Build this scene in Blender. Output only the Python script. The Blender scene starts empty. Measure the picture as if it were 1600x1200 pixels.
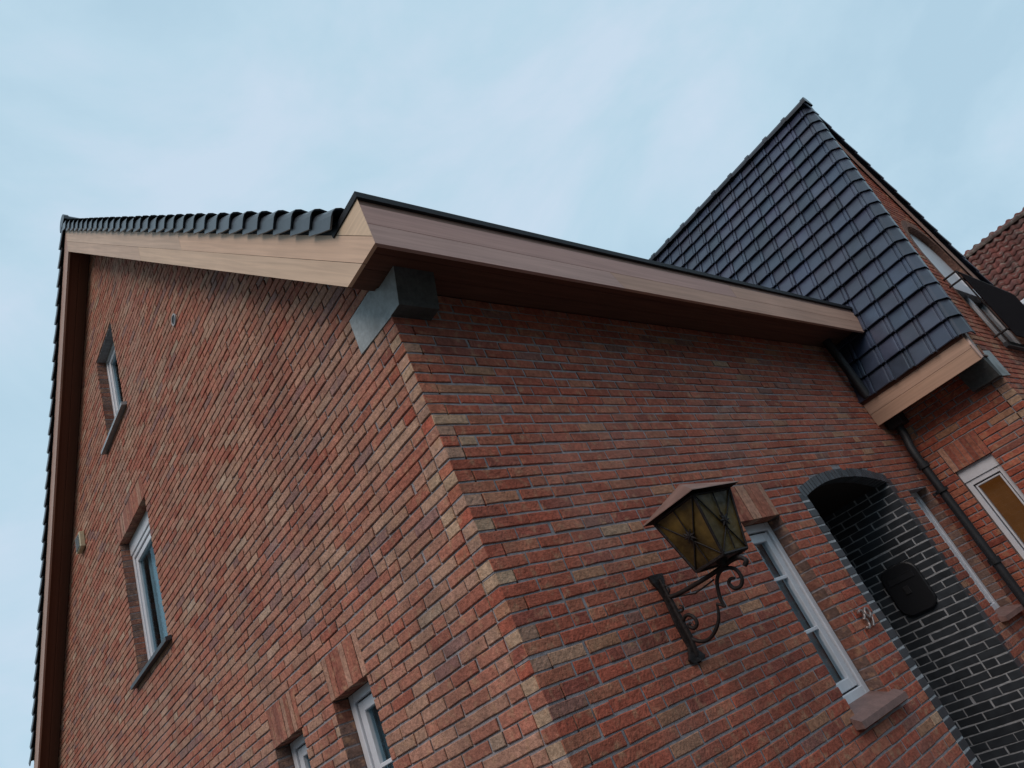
import bpy, math, random
from mathutils import Vector, Matrix
from math import radians, sin, cos, sqrt, pi
random.seed(7)
D = bpy.data
scene = bpy.context.scene
COL = scene.collection

# ------------------------------------------------------------ camera
cd = D.cameras.new('camera'); cam = D.objects.new('camera', cd); COL.objects.link(cam)
R0 = (0.74184862, -0.55205644, -0.38064986)     # right
R1 = (0.02598728, 0.59089568, -0.80632931)      # down
R2 = (0.67006364, 0.58828223, 0.4527016)        # forward
M = Matrix(((R0[0], -R1[0], -R2[0], -1.9943), (R0[1], -R1[1], -R2[1], -2.2974), (R0[2], -R1[2], -R2[2], 1.55), (0, 0, 0, 1)))
cam.matrix_world = M
cd.sensor_width = 36; cd.lens = 36 * 1115.06 / 1600; cd.clip_start = 0.05; cd.clip_end = 6000
scene.camera = cam

# ------------------------------------------------------------ world, sun, exposure
SUN_EL, SUN_AZ = 45, 200           # azimuth: direction the light comes from, degrees from +x
w = D.worlds.new('World'); scene.world = w; w.use_nodes = True
nt = w.node_tree; N = nt.nodes; L = nt.links
bg = N['Background']; bg.inputs['Strength'].default_value = 0.1
sky = N.new('ShaderNodeTexSky'); sky.sky_type = 'NISHITA'; sky.sun_disc = False
sky.sun_elevation = radians(SUN_EL); sky.sun_rotation = radians(90 - SUN_AZ)
sky.air_density = 1.0; sky.dust_density = 2.0
tc = N.new('ShaderNodeTexCoord'); mp = N.new('ShaderNodeMapping')
mp.inputs['Scale'].default_value = (1.0, 0.8, 1.5); mp.inputs['Rotation'].default_value = (0.3, 0.5, 0.9)
nz = N.new('ShaderNodeTexNoise'); nz.inputs['Scale'].default_value = 3.0; nz.inputs['Detail'].default_value = 9
nz.inputs['Roughness'].default_value = 0.56; nz.inputs['Distortion'].default_value = 0.35
cr = N.new('ShaderNodeValToRGB')
cr.color_ramp.elements[0].position = 0.37; cr.color_ramp.elements[0].color = (4.65, 6.6, 8.0, 1)
cr.color_ramp.elements[1].position = 0.64; cr.color_ramp.elements[1].color = (6.1, 7.5, 8.9, 1)
e = cr.color_ramp.elements.new(0.5); e.color = (5.25, 7.15, 8.5, 1)
mx = N.new('ShaderNodeMix'); mx.data_type = 'RGBA'; mx.inputs['Factor'].default_value = 0.94
L.new(tc.outputs['Generated'], mp.inputs['Vector']); L.new(mp.outputs['Vector'], nz.inputs['Vector'])
L.new(nz.outputs['Fac'], cr.inputs['Fac']); L.new(sky.outputs['Color'], mx.inputs['A']); L.new(cr.outputs['Color'], mx.inputs['B'])
sx = N.new('ShaderNodeSeparateXYZ'); L.new(tc.outputs['Generated'], sx.inputs[0])      # sky darkened near the horizon to cut fill light under eaves
hr = N.new('ShaderNodeMapRange'); hr.inputs['From Min'].default_value = 0.05; hr.inputs['From Max'].default_value = 0.16; hr.inputs['To Min'].default_value = 0.12
dt = N.new('ShaderNodeVectorMath'); dt.operation = 'DOT_PRODUCT'; dt.inputs[1].default_value = (0.5, 0.87, 0.0)   # unseen skyline added behind the camera, deepens eave shade
L.new(tc.outputs['Generated'], dt.inputs[0])
dm = N.new('ShaderNodeMapRange'); dm.inputs['From Min'].default_value = -0.1; dm.inputs['From Max'].default_value = -0.7; dm.inputs['To Max'].default_value = 0.26
L.new(dt.outputs['Value'], dm.inputs['Value'])
sb_ = N.new('ShaderNodeMath'); sb_.operation = 'SUBTRACT'; L.new(sx.outputs['Z'], sb_.inputs[0]); L.new(dm.outputs[0], sb_.inputs[1])
L.new(sb_.outputs[0], hr.inputs['Value'])
sc_ = N.new('ShaderNodeVectorMath'); sc_.operation = 'SCALE'; L.new(mx.outputs['Result'], sc_.inputs[0]); L.new(hr.outputs[0], sc_.inputs['Scale'])
L.new(sc_.outputs[0], bg.inputs['Color'])
sl = D.lights.new('sun', 'SUN'); sl.energy = 1.5; sl.angle = radians(34); sl.color = (1.0, 0.80, 0.70)
so = D.objects.new('sun', sl); COL.objects.link(so)
sd = Vector((cos(radians(SUN_AZ)) * cos(radians(SUN_EL)), sin(radians(SUN_AZ)) * cos(radians(SUN_EL)), sin(radians(SUN_EL))))
so.rotation_euler = sd.to_track_quat('Z', 'Y').to_euler(); so.location = (-6, -8, 12)
scene.render.engine = 'CYCLES'
vs = scene.view_settings; vs.view_transform = 'Standard'; vs.look = 'None'; vs.exposure = 0.0; vs.gamma = 1.0
scene.cycles.max_bounces = 6

# ------------------------------------------------------------ materials
def mat(name, col, rough=0.7, metal=0.0, spec=0.5, attr=None, noise=None, bump=None, bump_s=40, uvn=None, coord='Object', emis=None):
    """noise=(scale, dark multiplier, light multiplier); uvn=(su, sv, dark, light) stretched along UV"""
    m = D.materials.new(name); m.use_nodes = True; t = m.node_tree; n = t.nodes; l = t.links
    b = n['Principled BSDF']; b.inputs['Roughness'].default_value = rough; b.inputs['Metallic'].default_value = metal
    b.inputs['Specular IOR Level'].default_value = spec
    if attr:
        a = n.new('ShaderNodeAttribute'); a.attribute_name = attr; base = a.outputs['Color']
    else:
        r = n.new('ShaderNodeRGB'); r.outputs[0].default_value = (*col, 1); base = r.outputs[0]
    c = n.new('ShaderNodeTexCoord')
    def mul(base, fac, lo, hi, p0=0.3, p1=0.7):
        q = n.new('ShaderNodeMapRange'); q.inputs['From Min'].default_value = p0; q.inputs['From Max'].default_value = p1
        q.inputs['To Min'].default_value = lo; q.inputs['To Max'].default_value = hi
        l.new(fac, q.inputs['Value'])
        x = n.new('ShaderNodeVectorMath'); x.operation = 'SCALE'; l.new(base, x.inputs[0]); l.new(q.outputs[0], x.inputs['Scale'])
        return x.outputs[0]
    if noise:
        for sc, lo, hi in (noise if isinstance(noise[0], tuple) else (noise,)):
            z = n.new('ShaderNodeTexNoise'); z.inputs['Scale'].default_value = sc; z.inputs['Detail'].default_value = 5
            l.new(c.outputs[coord], z.inputs['Vector']); base = mul(base, z.outputs['Fac'], lo, hi)
    hgt = None
    if uvn:
        p = n.new('ShaderNodeMapping'); p.inputs['Scale'].default_value = (uvn[0], uvn[1], 1); l.new(c.outputs['UV'], p.inputs['Vector'])
        z = n.new('ShaderNodeTexNoise'); z.inputs['Scale'].default_value = 1; z.inputs['Detail'].default_value = 6; z.inputs['Distortion'].default_value = 0.6
        l.new(p.outputs[0], z.inputs['Vector']); base = mul(base, z.outputs['Fac'], uvn[2], uvn[3]); hgt = z.outputs['Fac']
    l.new(base, b.inputs['Base Color'])
    if bump:
        bm = n.new('ShaderNodeBump'); bm.inputs['Strength'].default_value = bump; bm.inputs['Distance'].default_value = 0.01
        if hgt is None:
            z = n.new('ShaderNodeTexNoise'); z.inputs['Scale'].default_value = bump_s; z.inputs['Detail'].default_value = 6
            l.new(c.outputs[coord], z.inputs['Vector']); hgt = z.outputs['Fac']
        l.new(hgt, bm.inputs['Height']); l.new(bm.outputs[0], b.inputs['Normal'])
    if emis:
        b.inputs['Emission Color'].default_value = (*emis[0], 1); b.inputs['Emission Strength'].default_value = emis[1]
    return m

def brick_mat():
    m = mat('brick', None, 0.92, attr='col', spec=0.25, noise=((9, 0.84, 1.16), (38, 0.72, 1.26)), bump=0.7, bump_s=70)
    # tan smears and dark burnt specks inside each brick
    t = m.node_tree; n = t.nodes; l = t.links; b = n['Principled BSDF']
    src = b.inputs['Base Color'].links[0].from_socket
    c = n.new('ShaderNodeTexCoord')
    def layer(src, scale, p0, p1, colr, amt, stretch=(1, 1, 1)):
        mpn = n.new('ShaderNodeMapping'); mpn.inputs['Scale'].default_value = stretch; l.new(c.outputs['Object'], mpn.inputs['Vector'])
        z = n.new('ShaderNodeTexNoise'); z.inputs['Scale'].default_value = scale; z.inputs['Detail'].default_value = 4; l.new(mpn.outputs[0], z.inputs['Vector'])
        q = n.new('ShaderNodeMapRange'); q.inputs['From Min'].default_value = p0; q.inputs['From Max'].default_value = p1; q.inputs['To Max'].default_value = amt
        l.new(z.outputs['Fac'], q.inputs['Value'])
        x = n.new('ShaderNodeMix'); x.data_type = 'RGBA'; l.new(q.outputs[0], x.inputs['Factor']); l.new(src, x.inputs['A']); x.inputs['B'].default_value = (*colr, 1)
        return x.outputs['Result']
    src = layer(src, 17, 0.54, 0.70, (0.47, 0.27, 0.165), 0.65)
    src = layer(src, 55, 0.66, 0.74, (0.06, 0.03, 0.03), 0.7)
    src = layer(src, 0.9, 0.52, 0.80, (0.42, 0.33, 0.28), 0.35)
    src = layer(src, 1.6, 0.52, 0.74, (0.13, 0.075, 0.06), 0.38, (1.6, 1.6, 0.22))
    l.new(src, b.inputs['Base Color'])
    return m

MB_BRICK = brick_mat()
M_MORTAR = mat('mortar', (0.30, 0.285, 0.30), 0.95, noise=(30, 0.75, 1.2), bump=0.5, bump_s=120)
M_LMORTAR = mat('pale_mortar', (0.45, 0.47, 0.49), 0.9, noise=(30, 0.7, 1.1), bump=0.4, bump_s=120)
M_GLAZED = mat('glazed_brick', None, 0.38, attr='col', spec=0.5, noise=(12, 0.8, 1.2), bump=0.15, bump_s=30)
M_CEDAR = mat('cedar', None, 0.62, attr='col', spec=0.3, uvn=(1.3, 42, 0.86, 1.10), noise=(1.6, 0.92, 1.06), bump=0.08)
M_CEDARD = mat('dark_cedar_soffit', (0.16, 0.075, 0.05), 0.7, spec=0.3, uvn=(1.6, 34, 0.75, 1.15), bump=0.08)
M_TILE = mat('glazed_roof_tile', None, 0.36, attr='col', spec=0.55, noise=(5, 0.8, 1.25), bump=0.05, bump_s=25)
M_ZINC = mat('black_roof_trim', (0.012, 0.014, 0.018), 0.65, spec=0.3, noise=(20, 0.8, 1.3))
M_CONC = mat('concrete', (0.40, 0.44, 0.45), 0.9, noise=((4, 0.72, 1.15), (40, 0.85, 1.1)), bump=0.25, bump_s=60)
M_CONCD = mat('shade_dark_concrete', (0.085, 0.09, 0.088), 0.9, noise=((4, 0.6, 1.3), (40, 0.8, 1.2)), bump=0.3, bump_s=60)  # concrete darkened to paint in the shade under the eaves
M_WHITE = mat('white_frame', (0.72, 0.75, 0.80), 0.35, noise=(14, 0.93, 1.03))
M_SILLB = mat('brown_stone_sill', (0.22, 0.135, 0.12), 0.55, noise=((12, 0.8, 1.2), (90, 0.85, 1.15)), bump=0.1)
M_SILLD = mat('bluestone_sill', (0.045, 0.05, 0.06), 0.5, noise=(12, 0.8, 1.2), bump=0.1)
M_SILLG = mat('grey_sill', (0.30, 0.34, 0.37), 0.5, noise=(12, 0.8, 1.2), bump=0.1)
M_IRON = mat('wrought_iron', (0.014, 0.011, 0.011), 0.6, spec=0.3, noise=(30, 0.7, 1.6), bump=0.4, bump_s=60)
M_COPPER = mat('weathered_copper', (0.30, 0.19, 0.16), 0.5, metal=0.35, noise=((9, 0.75, 1.15),), bump=0.1)
M_PIPE = mat('dark_pipe', (0.012, 0.013, 0.016), 0.6, noise=(8, 0.8, 1.4))
M_BLACK = mat('black_plate', (0.014, 0.015, 0.018), 0.5)
M_STEEL = mat('steel_digit', (0.42, 0.36, 0.34), 0.35, metal=0.8)
M_BEIGE = mat('beige_plastic', (0.55, 0.50, 0.34), 0.5, noise=(30, 0.85, 1.1))
M_LOUVRE = mat('louvre_grey', (0.4, 0.45, 0.5), 0.5)
M_DARKIN = mat('dark_room', (0.02, 0.02, 0.022), 0.9)
M_DOOR = mat('dark_door', (0.03, 0.022, 0.018), 0.6, noise=(4, 0.8, 1.2))
M_CURT = mat('curtain', (0.78, 0.82, 0.84), 0.9, uvn=(30, 0.5, 0.6, 1.1))
M_ORANGE = mat('orange_glow_blind', (0.30, 0.10, 0.035), 0.8, noise=((6, 0.5, 1.3),), emis=((0.42, 0.12, 0.025), 0.30))  # orange glow painted by emission, no lamp behind the blind
M_WEAVE = mat('woven_screen', (0.012, 0.008, 0.009), 1.0, spec=0.05, noise=(60, 0.4, 1.7), bump=0.8, bump_s=90)
M_GRIME = mat('lead_flashing', (0.10, 0.11, 0.12), 0.5, noise=(10, 0.7, 1.2))
M_NROOF = mat('old_red_tile', None, 0.85, attr='col', spec=0.2, noise=((3, 0.75, 1.25), (20, 0.7, 1.25)), bump=0.3, bump_s=25)
def lichen(m, col_, sc, p0, p1, amt):
    t = m.node_tree; n = t.nodes; l = t.links; b = n['Principled BSDF']; src = b.inputs['Base Color'].links[0].from_socket
    c = n.new('ShaderNodeTexCoord'); z = n.new('ShaderNodeTexNoise'); z.inputs['Scale'].default_value = sc; z.inputs['Detail'].default_value = 8; l.new(c.outputs['Object'], z.inputs['Vector'])
    q = n.new('ShaderNodeMapRange'); q.inputs['From Min'].default_value = p0; q.inputs['From Max'].default_value = p1; q.inputs['To Max'].default_value = amt; l.new(z.outputs['Fac'], q.inputs['Value'])
    x = n.new('ShaderNodeMix'); x.data_type = 'RGBA'; l.new(q.outputs[0], x.inputs['Factor']); l.new(src, x.inputs['A']); x.inputs['B'].default_value = (*col_, 1); l.new(x.outputs['Result'], b.inputs['Base Color'])
lichen(M_NROOF, (0.24, 0.22, 0.19), 9, 0.52, 0.68, 0.75); lichen(M_NROOF, (0.05, 0.045, 0.04), 1.6, 0.5, 0.75, 0.6)
lichen(M_CONC, (0.16, 0.17, 0.16), 5, 0.5, 0.72, 0.6)

def glass_mat(name, tint, amt):
    m = D.materials.new(name); m.use_nodes = True; t = m.node_tree; n = t.nodes; l = t.links
    for x in list(n): n.remove(x)
    o = n.new('ShaderNodeOutputMaterial'); g = n.new('ShaderNodeBsdfGlossy'); g.inputs['Roughness'].default_value = 0.03
    tr = n.new('ShaderNodeBsdfTransparent'); tr.inputs['Color'].default_value = (*tint, 1)
    fr = n.new('ShaderNodeFresnel'); fr.inputs['IOR'].default_value = amt; mixs = n.new('ShaderNodeMixShader')
    ge = n.new('ShaderNodeNewGeometry'); iv = n.new('ShaderNodeMath'); iv.operation = 'SUBTRACT'; iv.inputs[0].default_value = 1; l.new(ge.outputs['Backfacing'], iv.inputs[1]); ml = n.new('ShaderNodeMath'); ml.operation = 'MULTIPLY'; l.new(fr.outputs[0], ml.inputs[0]); l.new(iv.outputs[0], ml.inputs[1]); l.new(ml.outputs[0], mixs.inputs[0]); l.new(tr.outputs[0], mixs.inputs[1]); l.new(g.outputs[0], mixs.inputs[2]); l.new(mixs.outputs[0], o.inputs[0])
    return m
M_GLASS = glass_mat('window_glass', (0.70, 0.80, 0.84), 2.3)
def amber_mat():
    m = mat('amber_glass', (0.13, 0.085, 0.022), 0.35, spec=0.5, noise=((7, 0.3, 2.6), (40, 0.8, 1.2)), bump=0.5, bump_s=30)
    b = m.node_tree.nodes['Principled BSDF']; b.inputs['Transmission Weight'].default_value = 0.6
    return m
M_AMBER = amber_mat()

# ------------------------------------------------------------ mesh builder
class MB:
    def __init__(s): s.v = []; s.f = []; s.c = []; s.uv = []; s.sm = []; s.mi = []
    def face(s, pts, col=(1, 1, 1), uvs=None, smooth=False, mi=0):
        b = len(s.v); s.v += [tuple(p) for p in pts]; s.f.append(tuple(range(b, b + len(pts))))
        s.c.append(col); s.uv.append(uvs); s.sm.append(smooth); s.mi.append(mi)
    def faces(s, verts, faces, col=(1, 1, 1), cols=None, smooth=False, uvdir=None, mi=0):
        b = len(s.v); s.v += [tuple(p) for p in verts]
        for i, f in enumerate(faces):
            s.f.append(tuple(b + j for j in f)); s.c.append(cols[i] if cols else col); s.sm.append(smooth); s.mi.append(mi)
            if uvdir:
                a = Vector(uvdir[0]); off = uvdir[1]
                vs_ = [Vector(verts[j]) for j in f]
                nrm = (vs_[1] - vs_[0]).cross(vs_[2] - vs_[0])
                if nrm.length < 1e-9: nrm = Vector((0, 0, 1))
                q = a.cross(nrm).normalized() if a.cross(nrm).length > 1e-6 else a.orthogonal().normalized()
                s.uv.append([(p.dot(a) + off, p.dot(q) + off * 1.7) for p in vs_])
            else: s.uv.append(None)
    def box(s, a, b, col=(1, 1, 1), uvdir=None, bev=0.0):
        x0, y0, z0 = a; x1, y1, z1 = b
        if x0 > x1: x0, x1 = x1, x0
        if y0 > y1: y0, y1 = y1, y0
        if z0 > z1: z0, z1 = z1, z0
        s.obox((x0, y0, z0), (1, 0, 0), (0, 1, 0), (0, 0, 1), x1 - x0, y1 - y0, z1 - z0, col, uvdir, bev)
    def obox(s, o, e1, e2, e3, l1, l2, l3, col=(1, 1, 1), uvdir=None, bev=0.0):
        o = Vector(o); e1 = Vector(e1); e2 = Vector(e2); e3 = Vector(e3)
        if bev <= 0:
            P = [o + e1 * (i * l1) + e2 * (j * l2) + e3 * (k * l3) for k in (0, 1) for j in (0, 1) for i in (0, 1)]
            F = [(0, 2, 3, 1), (4, 5, 7, 6), (0, 1, 5, 4), (2, 6, 7, 3), (0, 4, 6, 2), (1, 3, 7, 5)]
            s.faces(P, F, col, uvdir=uvdir); return
        b = min(bev, l1 * .45, l2 * .45, l3 * .45); P = []; idx = {}
        for k in (0, 1):
            for j in (0, 1):
                for i in (0, 1):
                    for ax in range(3):
                        d = [(b if t == 0 else L_ - b) for t, L_ in ((i, l1), (j, l2), (k, l3))]
                        full = [(0 if t == 0 else L_) for t, L_ in ((i, l1), (j, l2), (k, l3))]
                        d[ax] = full[ax]
                        idx[(i, j, k, ax)] = len(P); P.append(o + e1 * d[0] + e2 * d[1] + e3 * d[2])
        F = []
        I = lambda i, j, k, ax: idx[(i, j, k, ax)]
        for t in (0, 1):
            F.append([I(t, 0, 0, 0), I(t, 0, 1, 0), I(t, 1, 1, 0), I(t, 1, 0, 0)])
            F.append([I(0, t, 0, 1), I(1, t, 0, 1), I(1, t, 1, 1), I(0, t, 1, 1)])
            F.append([I(0, 0, t, 2), I(0, 1, t, 2), I(1, 1, t, 2), I(1, 0, t, 2)])
            for u in (0, 1):
                F.append([I(0, t, u, 1), I(1, t, u, 1), I(1, t, u, 2), I(0, t, u, 2)])
                F.append([I(t, 0, u, 0), I(t, 1, u, 0), I(t, 1, u, 2), I(t, 0, u, 2)])
                F.append([I(t, u, 0, 0), I(t, u, 1, 0), I(t, u, 1, 1), I(t, u, 0, 1)])
                for q in (0, 1): F.append([I(t, u, q, 0), I(t, u, q, 1), I(t, u, q, 2)])
        s.faces(P, F, col, uvdir=uvdir)
    def prism(s, poly, ax, a, b, col=(1, 1, 1), uvdir=None):
        """poly: list of 2D points in the plane perpendicular to axis ax (order of the remaining axes)"""
        def P(p, t):
            q = list(p); q.insert(ax, t); return tuple(q)
        n = len(poly); V = [P(p, a) for p in poly] + [P(p, b) for p in poly]
        F = [tuple(range(n))[::-1], tuple(range(n, 2 * n))] + [(i, (i + 1) % n, n + (i + 1) % n, n + i) for i in range(n)]
        s.faces(V, F, col, uvdir=uvdir)
    def tube(s, pts, r, n=8, col=(1, 1, 1), caps=True, smooth=True):
        pts = [Vector(p) for p in pts]; m = len(pts); rr = r if isinstance(r, (list, tuple)) else [r] * m
        V = []; up = None
        for i, p in enumerate(pts):
            d = (pts[min(i + 1, m - 1)] - pts[max(i - 1, 0)]).normalized()
            if up is None: up = d.orthogonal().normalized()
            up = (up - d * up.dot(d)).normalized(); sd_ = d.cross(up)
            for k in range(n):
                a = 2 * pi * k / n; V.append(p + (up * cos(a) + sd_ * sin(a)) * rr[i])
        F = [(i * n + k, i * n + (k + 1) % n, (i + 1) * n + (k + 1) % n, (i + 1) * n + k) for i in range(m - 1) for k in range(n)]
        s.faces(V, F, col, smooth=smooth)
        if caps: s.face([V[k] for k in range(n)][::-1], col); s.face([V[(m - 1) * n + k] for k in range(n)], col)
    def build(s, name, mats, parent=None, label=None):
        me = D.meshes.new(name); me.from_pydata([tuple(v) for v in s.v], [], s.f)
        mats = mats if isinstance(mats, (list, tuple)) else [mats]
        for q in mats: me.materials.append(q)
        ca = me.color_attributes.new('col', 'FLOAT_COLOR', 'CORNER'); uvl = me.uv_layers.new(name='UVMap')
        cc = []; uu = []
        for f, c, uv in zip(s.f, s.c, s.uv):
            cc += [c[0], c[1], c[2], 1.0] * len(f)
            if uv:
                for q in uv: uu += [q[0], q[1]]
            else: uu += [0.0, 0.0] * len(f)
        ca.data.foreach_set('color', cc); uvl.data.foreach_set('uv', uu)
        me.polygons.foreach_set('use_smooth', s.sm); me.polygons.foreach_set('material_index', s.mi)
        me.update(); 
        o = D.objects.new(name, me); COL.objects.link(o)
        if parent: o.parent = parent
        if label: o['label'] = label
        return o

def empty(name, label, cat, loc=(0, 0, 0), group=None):
    o = D.objects.new(name, None); COL.objects.link(o); o.location = loc; o['label'] = label; o['category'] = cat
    o.empty_display_size = 0.2
    if group: o['group'] = group
    return o

# ------------------------------------------------------------ bricks
H = 0.0625; J = 0.011; ZREF = 3.689
def zc(k): return ZREF + k * H          # underside of the bricks of course k
def pick_red(r):
    t = r.random()
    if t < 0.64: b = (0.385, 0.110, 0.069)
    elif t < 0.82: b = (0.41, 0.145, 0.090)
    elif t < 0.92: b = (0.30, 0.090, 0.064)
    elif t < 0.95: b = (0.27, 0.125, 0.10)
    elif t < 0.995: b = (0.42, 0.205, 0.125)
    else: b = (0.44, 0.27, 0.18)
    g = r.uniform(0.86, 1.14); h_ = r.uniform(0.92, 1.10)
    return (b[0] * g, b[1] * g * h_, b[2] * g * h_)
def pick_gable(r):  # paler, tanner mix; grazing sky sheen is put into the colour
    t = r.random()
    if t < 0.40: b = (0.41, 0.165, 0.112)
    elif t < 0.66: b = (0.41, 0.210, 0.148)
    elif t < 0.80: b = (0.42, 0.235, 0.165)
    elif t < 0.88: b = (0.36, 0.120, 0.080)
    elif t < 0.94: b = (0.28, 0.150, 0.130)
    elif t < 0.985: b = (0.42, 0.245, 0.175)
    else: b = (0.45, 0.30, 0.22)
    g = r.uniform(0.89, 1.11); h_ = r.uniform(0.92, 1.10)
    return (b[0] * g, b[1] * g * h_, b[2] * g * h_)
def pick_end(r):
    t = r.random()
    if t < 0.30: b = (0.48, 0.32, 0.215)
    elif t < 0.6: b = (0.42, 0.25, 0.18)
    else: return pick_red(r)
    g = r.uniform(0.85, 1.1); return tuple(x * g for x in b)
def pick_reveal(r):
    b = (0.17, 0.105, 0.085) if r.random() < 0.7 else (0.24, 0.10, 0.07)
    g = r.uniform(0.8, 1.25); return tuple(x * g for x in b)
def pick_black(r):
    g = r.uniform(0.8, 1.3); return (0.045 * g, 0.052 * g, 0.060 * g)

def brick(mb, o, u, n, z, l, h, dep, col, ecol, r, jit=0.0021, bev=0.0035):
    """brick with a slightly wavy outline; o+u*.. along the wall, n outward, front face on the wall plane"""
    pu = r.uniform(-0.0022, 0.0022)    # proud / recessed
    k = max(1, int(l / 0.07))
    ring = [(i * l / k, 0) for i in range(k)] + [(l, 0)] + [(l - i * l / k, h) for i in range(k)] + [(0, h)]
    tilt = r.uniform(-0.001, 0.001)
    out = []; inn = []; bk = []
    for (a, b) in ring:
        ja = r.uniform(-jit, jit) if 0 < a < l else r.uniform(-jit, jit) * 0.8; jb = r.uniform(-jit, jit)
        cx = l / 2; cy = h / 2
        out.append((a + ja, b + jb))
        ia = a + ja + (bev if a < cx - 1e-6 and a == 0 else (-bev if a == l else 0)); ib = b + jb + (bev if b == 0 else -bev)
        inn.append((ia, ib)); bk.append((a, b))
    P = lambda q, d: (o[0] + u[0] * q[0] + n[0] * d, o[1] + u[1] * q[0] + n[1] * d, z + q[1])
    m = len(ring)
    V = [P(q, pu + tilt * (1 if q[0] > l / 2 else -1)) for q in inn] + [P(q, pu - bev * 0.9) for q in out] + [P(q, -dep) for q in bk]
    F = [tuple(range(m))]; C = [col]
    for i in range(m):
        j = (i + 1) % m
        isend = abs(ring[i][0] - ring[j][0]) < 1e-6
        F.append((i, m + i, m + j, j)); C.append(col)
        F.append((m + i, 2 * m + i, 2 * m + j, m + j)); C.append(ecol if isend else tuple(x * 0.9 for x in col))
    mb.faces(V, F, cols=C)

def brick_wall(name, parent, org, u, n, length, ks, spans, parity=0, seed=1, pick=pick_red, mortar=M_MORTAR, bmat=None, dep=0.1, ends=True, label=None, J=J, rec=0.009):
    """spans(z_mid) -> list of solid intervals (a, b) along u; ks = range of courses"""
    r = random.Random(seed); mb = MB(); mo = MB()
    P3 = lambda a, d, z: (org[0] + u[0] * a + n[0] * d, org[1] + u[1] * a + n[1] * d, z)
    for k in ks:
        z = zc(k); sp = spans(z + H / 2, k)
        off = 0.0 if (k + parity) % 2 == 0 else 0.11
        wob = r.uniform(-0.012, 0.012)
        for (a, b) in sp:
            # mortar bed
            m0 = a + 0.004; m1 = b - 0.004
            if m1 - m0 > 0.01:
                V = [P3(x, d, zz) for zz in (z - J, z - J + H) for d in (-rec, -dep) for x in (m0, m1)]
                mo.faces(V, [(0, 1, 5, 4), (2, 6, 7, 3), (0, 4, 6, 2), (1, 3, 7, 5), (0, 2, 3, 1), (4, 5, 7, 6)])
            # cells
            i = int((a - off) / 0.22) - 1
            cells = []
            while off + i * 0.22 < b:
                c0 = off + i * 0.22; w0 = wob if 0.3 < c0 else 0
                c0 += w0; c1 = c0 + 0.22 + (0 if w0 or c0 < 0.3 and False else 0)
                if r.random() < 0.05: cells += [(c0, c0 + 0.11), (c0 + 0.11, c1)]
                else: cells.append((c0, c1))
                i += 1
            cells = [(max(c0, a), min(c1 - J, b)) for c0, c1 in cells if min(c1 - J, b) - max(c0, a) > 0.001]
            if cells:
                cells.sort()
                # merge slivers
                res = []
                for c in cells:
                    if res and (c[1] - c[0] < 0.035 or c[0] < res[-1][1] + 0.002): res[-1] = (res[-1][0], c[1])
                    elif res and res[-1][1] - res[-1][0] < 0.035: res[-1] = (res[-1][0], c[1])
                    else: res.append(c)
                res[0] = (a, res[0][1]); res[-1] = (res[-1][0], b)
                for (c0, c1) in res:
                    jt = r.uniform(-0.0015, 0.0015)
                    col = pick(r)
                    at_open = (c0 > a - 1e-4 and c0 < a + 1e-4 and a > 0.15) or abs(c1 - b) < 1e-4
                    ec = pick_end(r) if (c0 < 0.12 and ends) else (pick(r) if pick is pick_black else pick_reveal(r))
                    if pick is not pick_black and ends and c1 - c0 < 0.112 and c0 < 0.13 and r.random() < 0.5: col = pick_end(r)
                    o = (org[0] + u[0] * c0, org[1] + u[1] * c0)
                    brick(mb, o, u, n, z + jt, c1 - c0, H - J + r.uniform(-0.0015, 0.002), dep, col, ec, r)
    w_ = mb.build(name, bmat or MB_BRICK, parent, label)
    mo.build('mortar', mortar, w_)
    return w_

# ============================================================ HOUSE
house = empty('brick_house', 'red brick house with new cedar eaves, steep black tiled side wing and arched dark porch', 'house')
XR = -0.24                 # outer face of the verge boards
YA = 4.77                  # ridge of the main roof
S = 1.02                   # slope
WX = 5.45; WY = -1.02      # wing: side wall x, front wall y
YB = 9.54
HEAD = zc(-22) - 0.0       # heads of the ground-floor windows
def cut(iv, holes):
    out = [iv]
    for h0, h1 in holes:
        nx = []
        for a, b in out:
            if h1 <= a or h0 >= b: nx.append((a, b)); continue
            if h0 > a: nx.append((a, h0))
            if h1 < b: nx.append((h1, b))
        out = nx
    return out

LT = HEAD + 4 * H          # top of the soldier lintels
# niche arch
AX0, AX1, ASP, ARI = 2.99, 4.44, 2.41, 2.68
AXC = (AX0 + AX1) / 2; AZC = 2.51 - ARI; RING = 0.075
def arch_half(z, R):       # half width of circle at height z
    return sqrt(max(0, R * R - (z - AZC) ** 2)) if z - AZC < R else 0
W1 = (2.0, 2.475, zc(-41), HEAD)      # front window
WN = (4.75, 5.20, zc(-41), HEAD)      # narrow window
def front_spans(z, k):
    x0 = 0.11 if (k % 2) else 0.0
    holes = []
    for wx in (W1, WN):
        if wx[2] < z < wx[3]: holes.append((wx[0], wx[1]))
    if HEAD < z < LT: holes.append((W1[0] - 0.012, W1[1] + 0.012))
    if z < ASP + 0.03: holes.append((AX0 - 0.115, AX1 + 0.04))
    if z < AZC + ARI + RING + 0.03 and z >= ASP + 0.0:
        hw = arch_half(min(z, AZC + ARI + RING - 0.001), ARI + RING)
        hw = min(hw, (AX1 - AX0) / 2 + 0.105)
        if hw > 0.02: holes.append((AXC - hw, AXC + hw))
    iv = cut((x0, WX + 0.1), holes)
    return [q for q in iv if q[1] - q[0] > 0.012]
fw = brick_wall('front_wall', house, (0, 0), (1, 0), (0, -1), WX, range(-59, 4), front_spans, seed=11, rec=0.0055)

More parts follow.
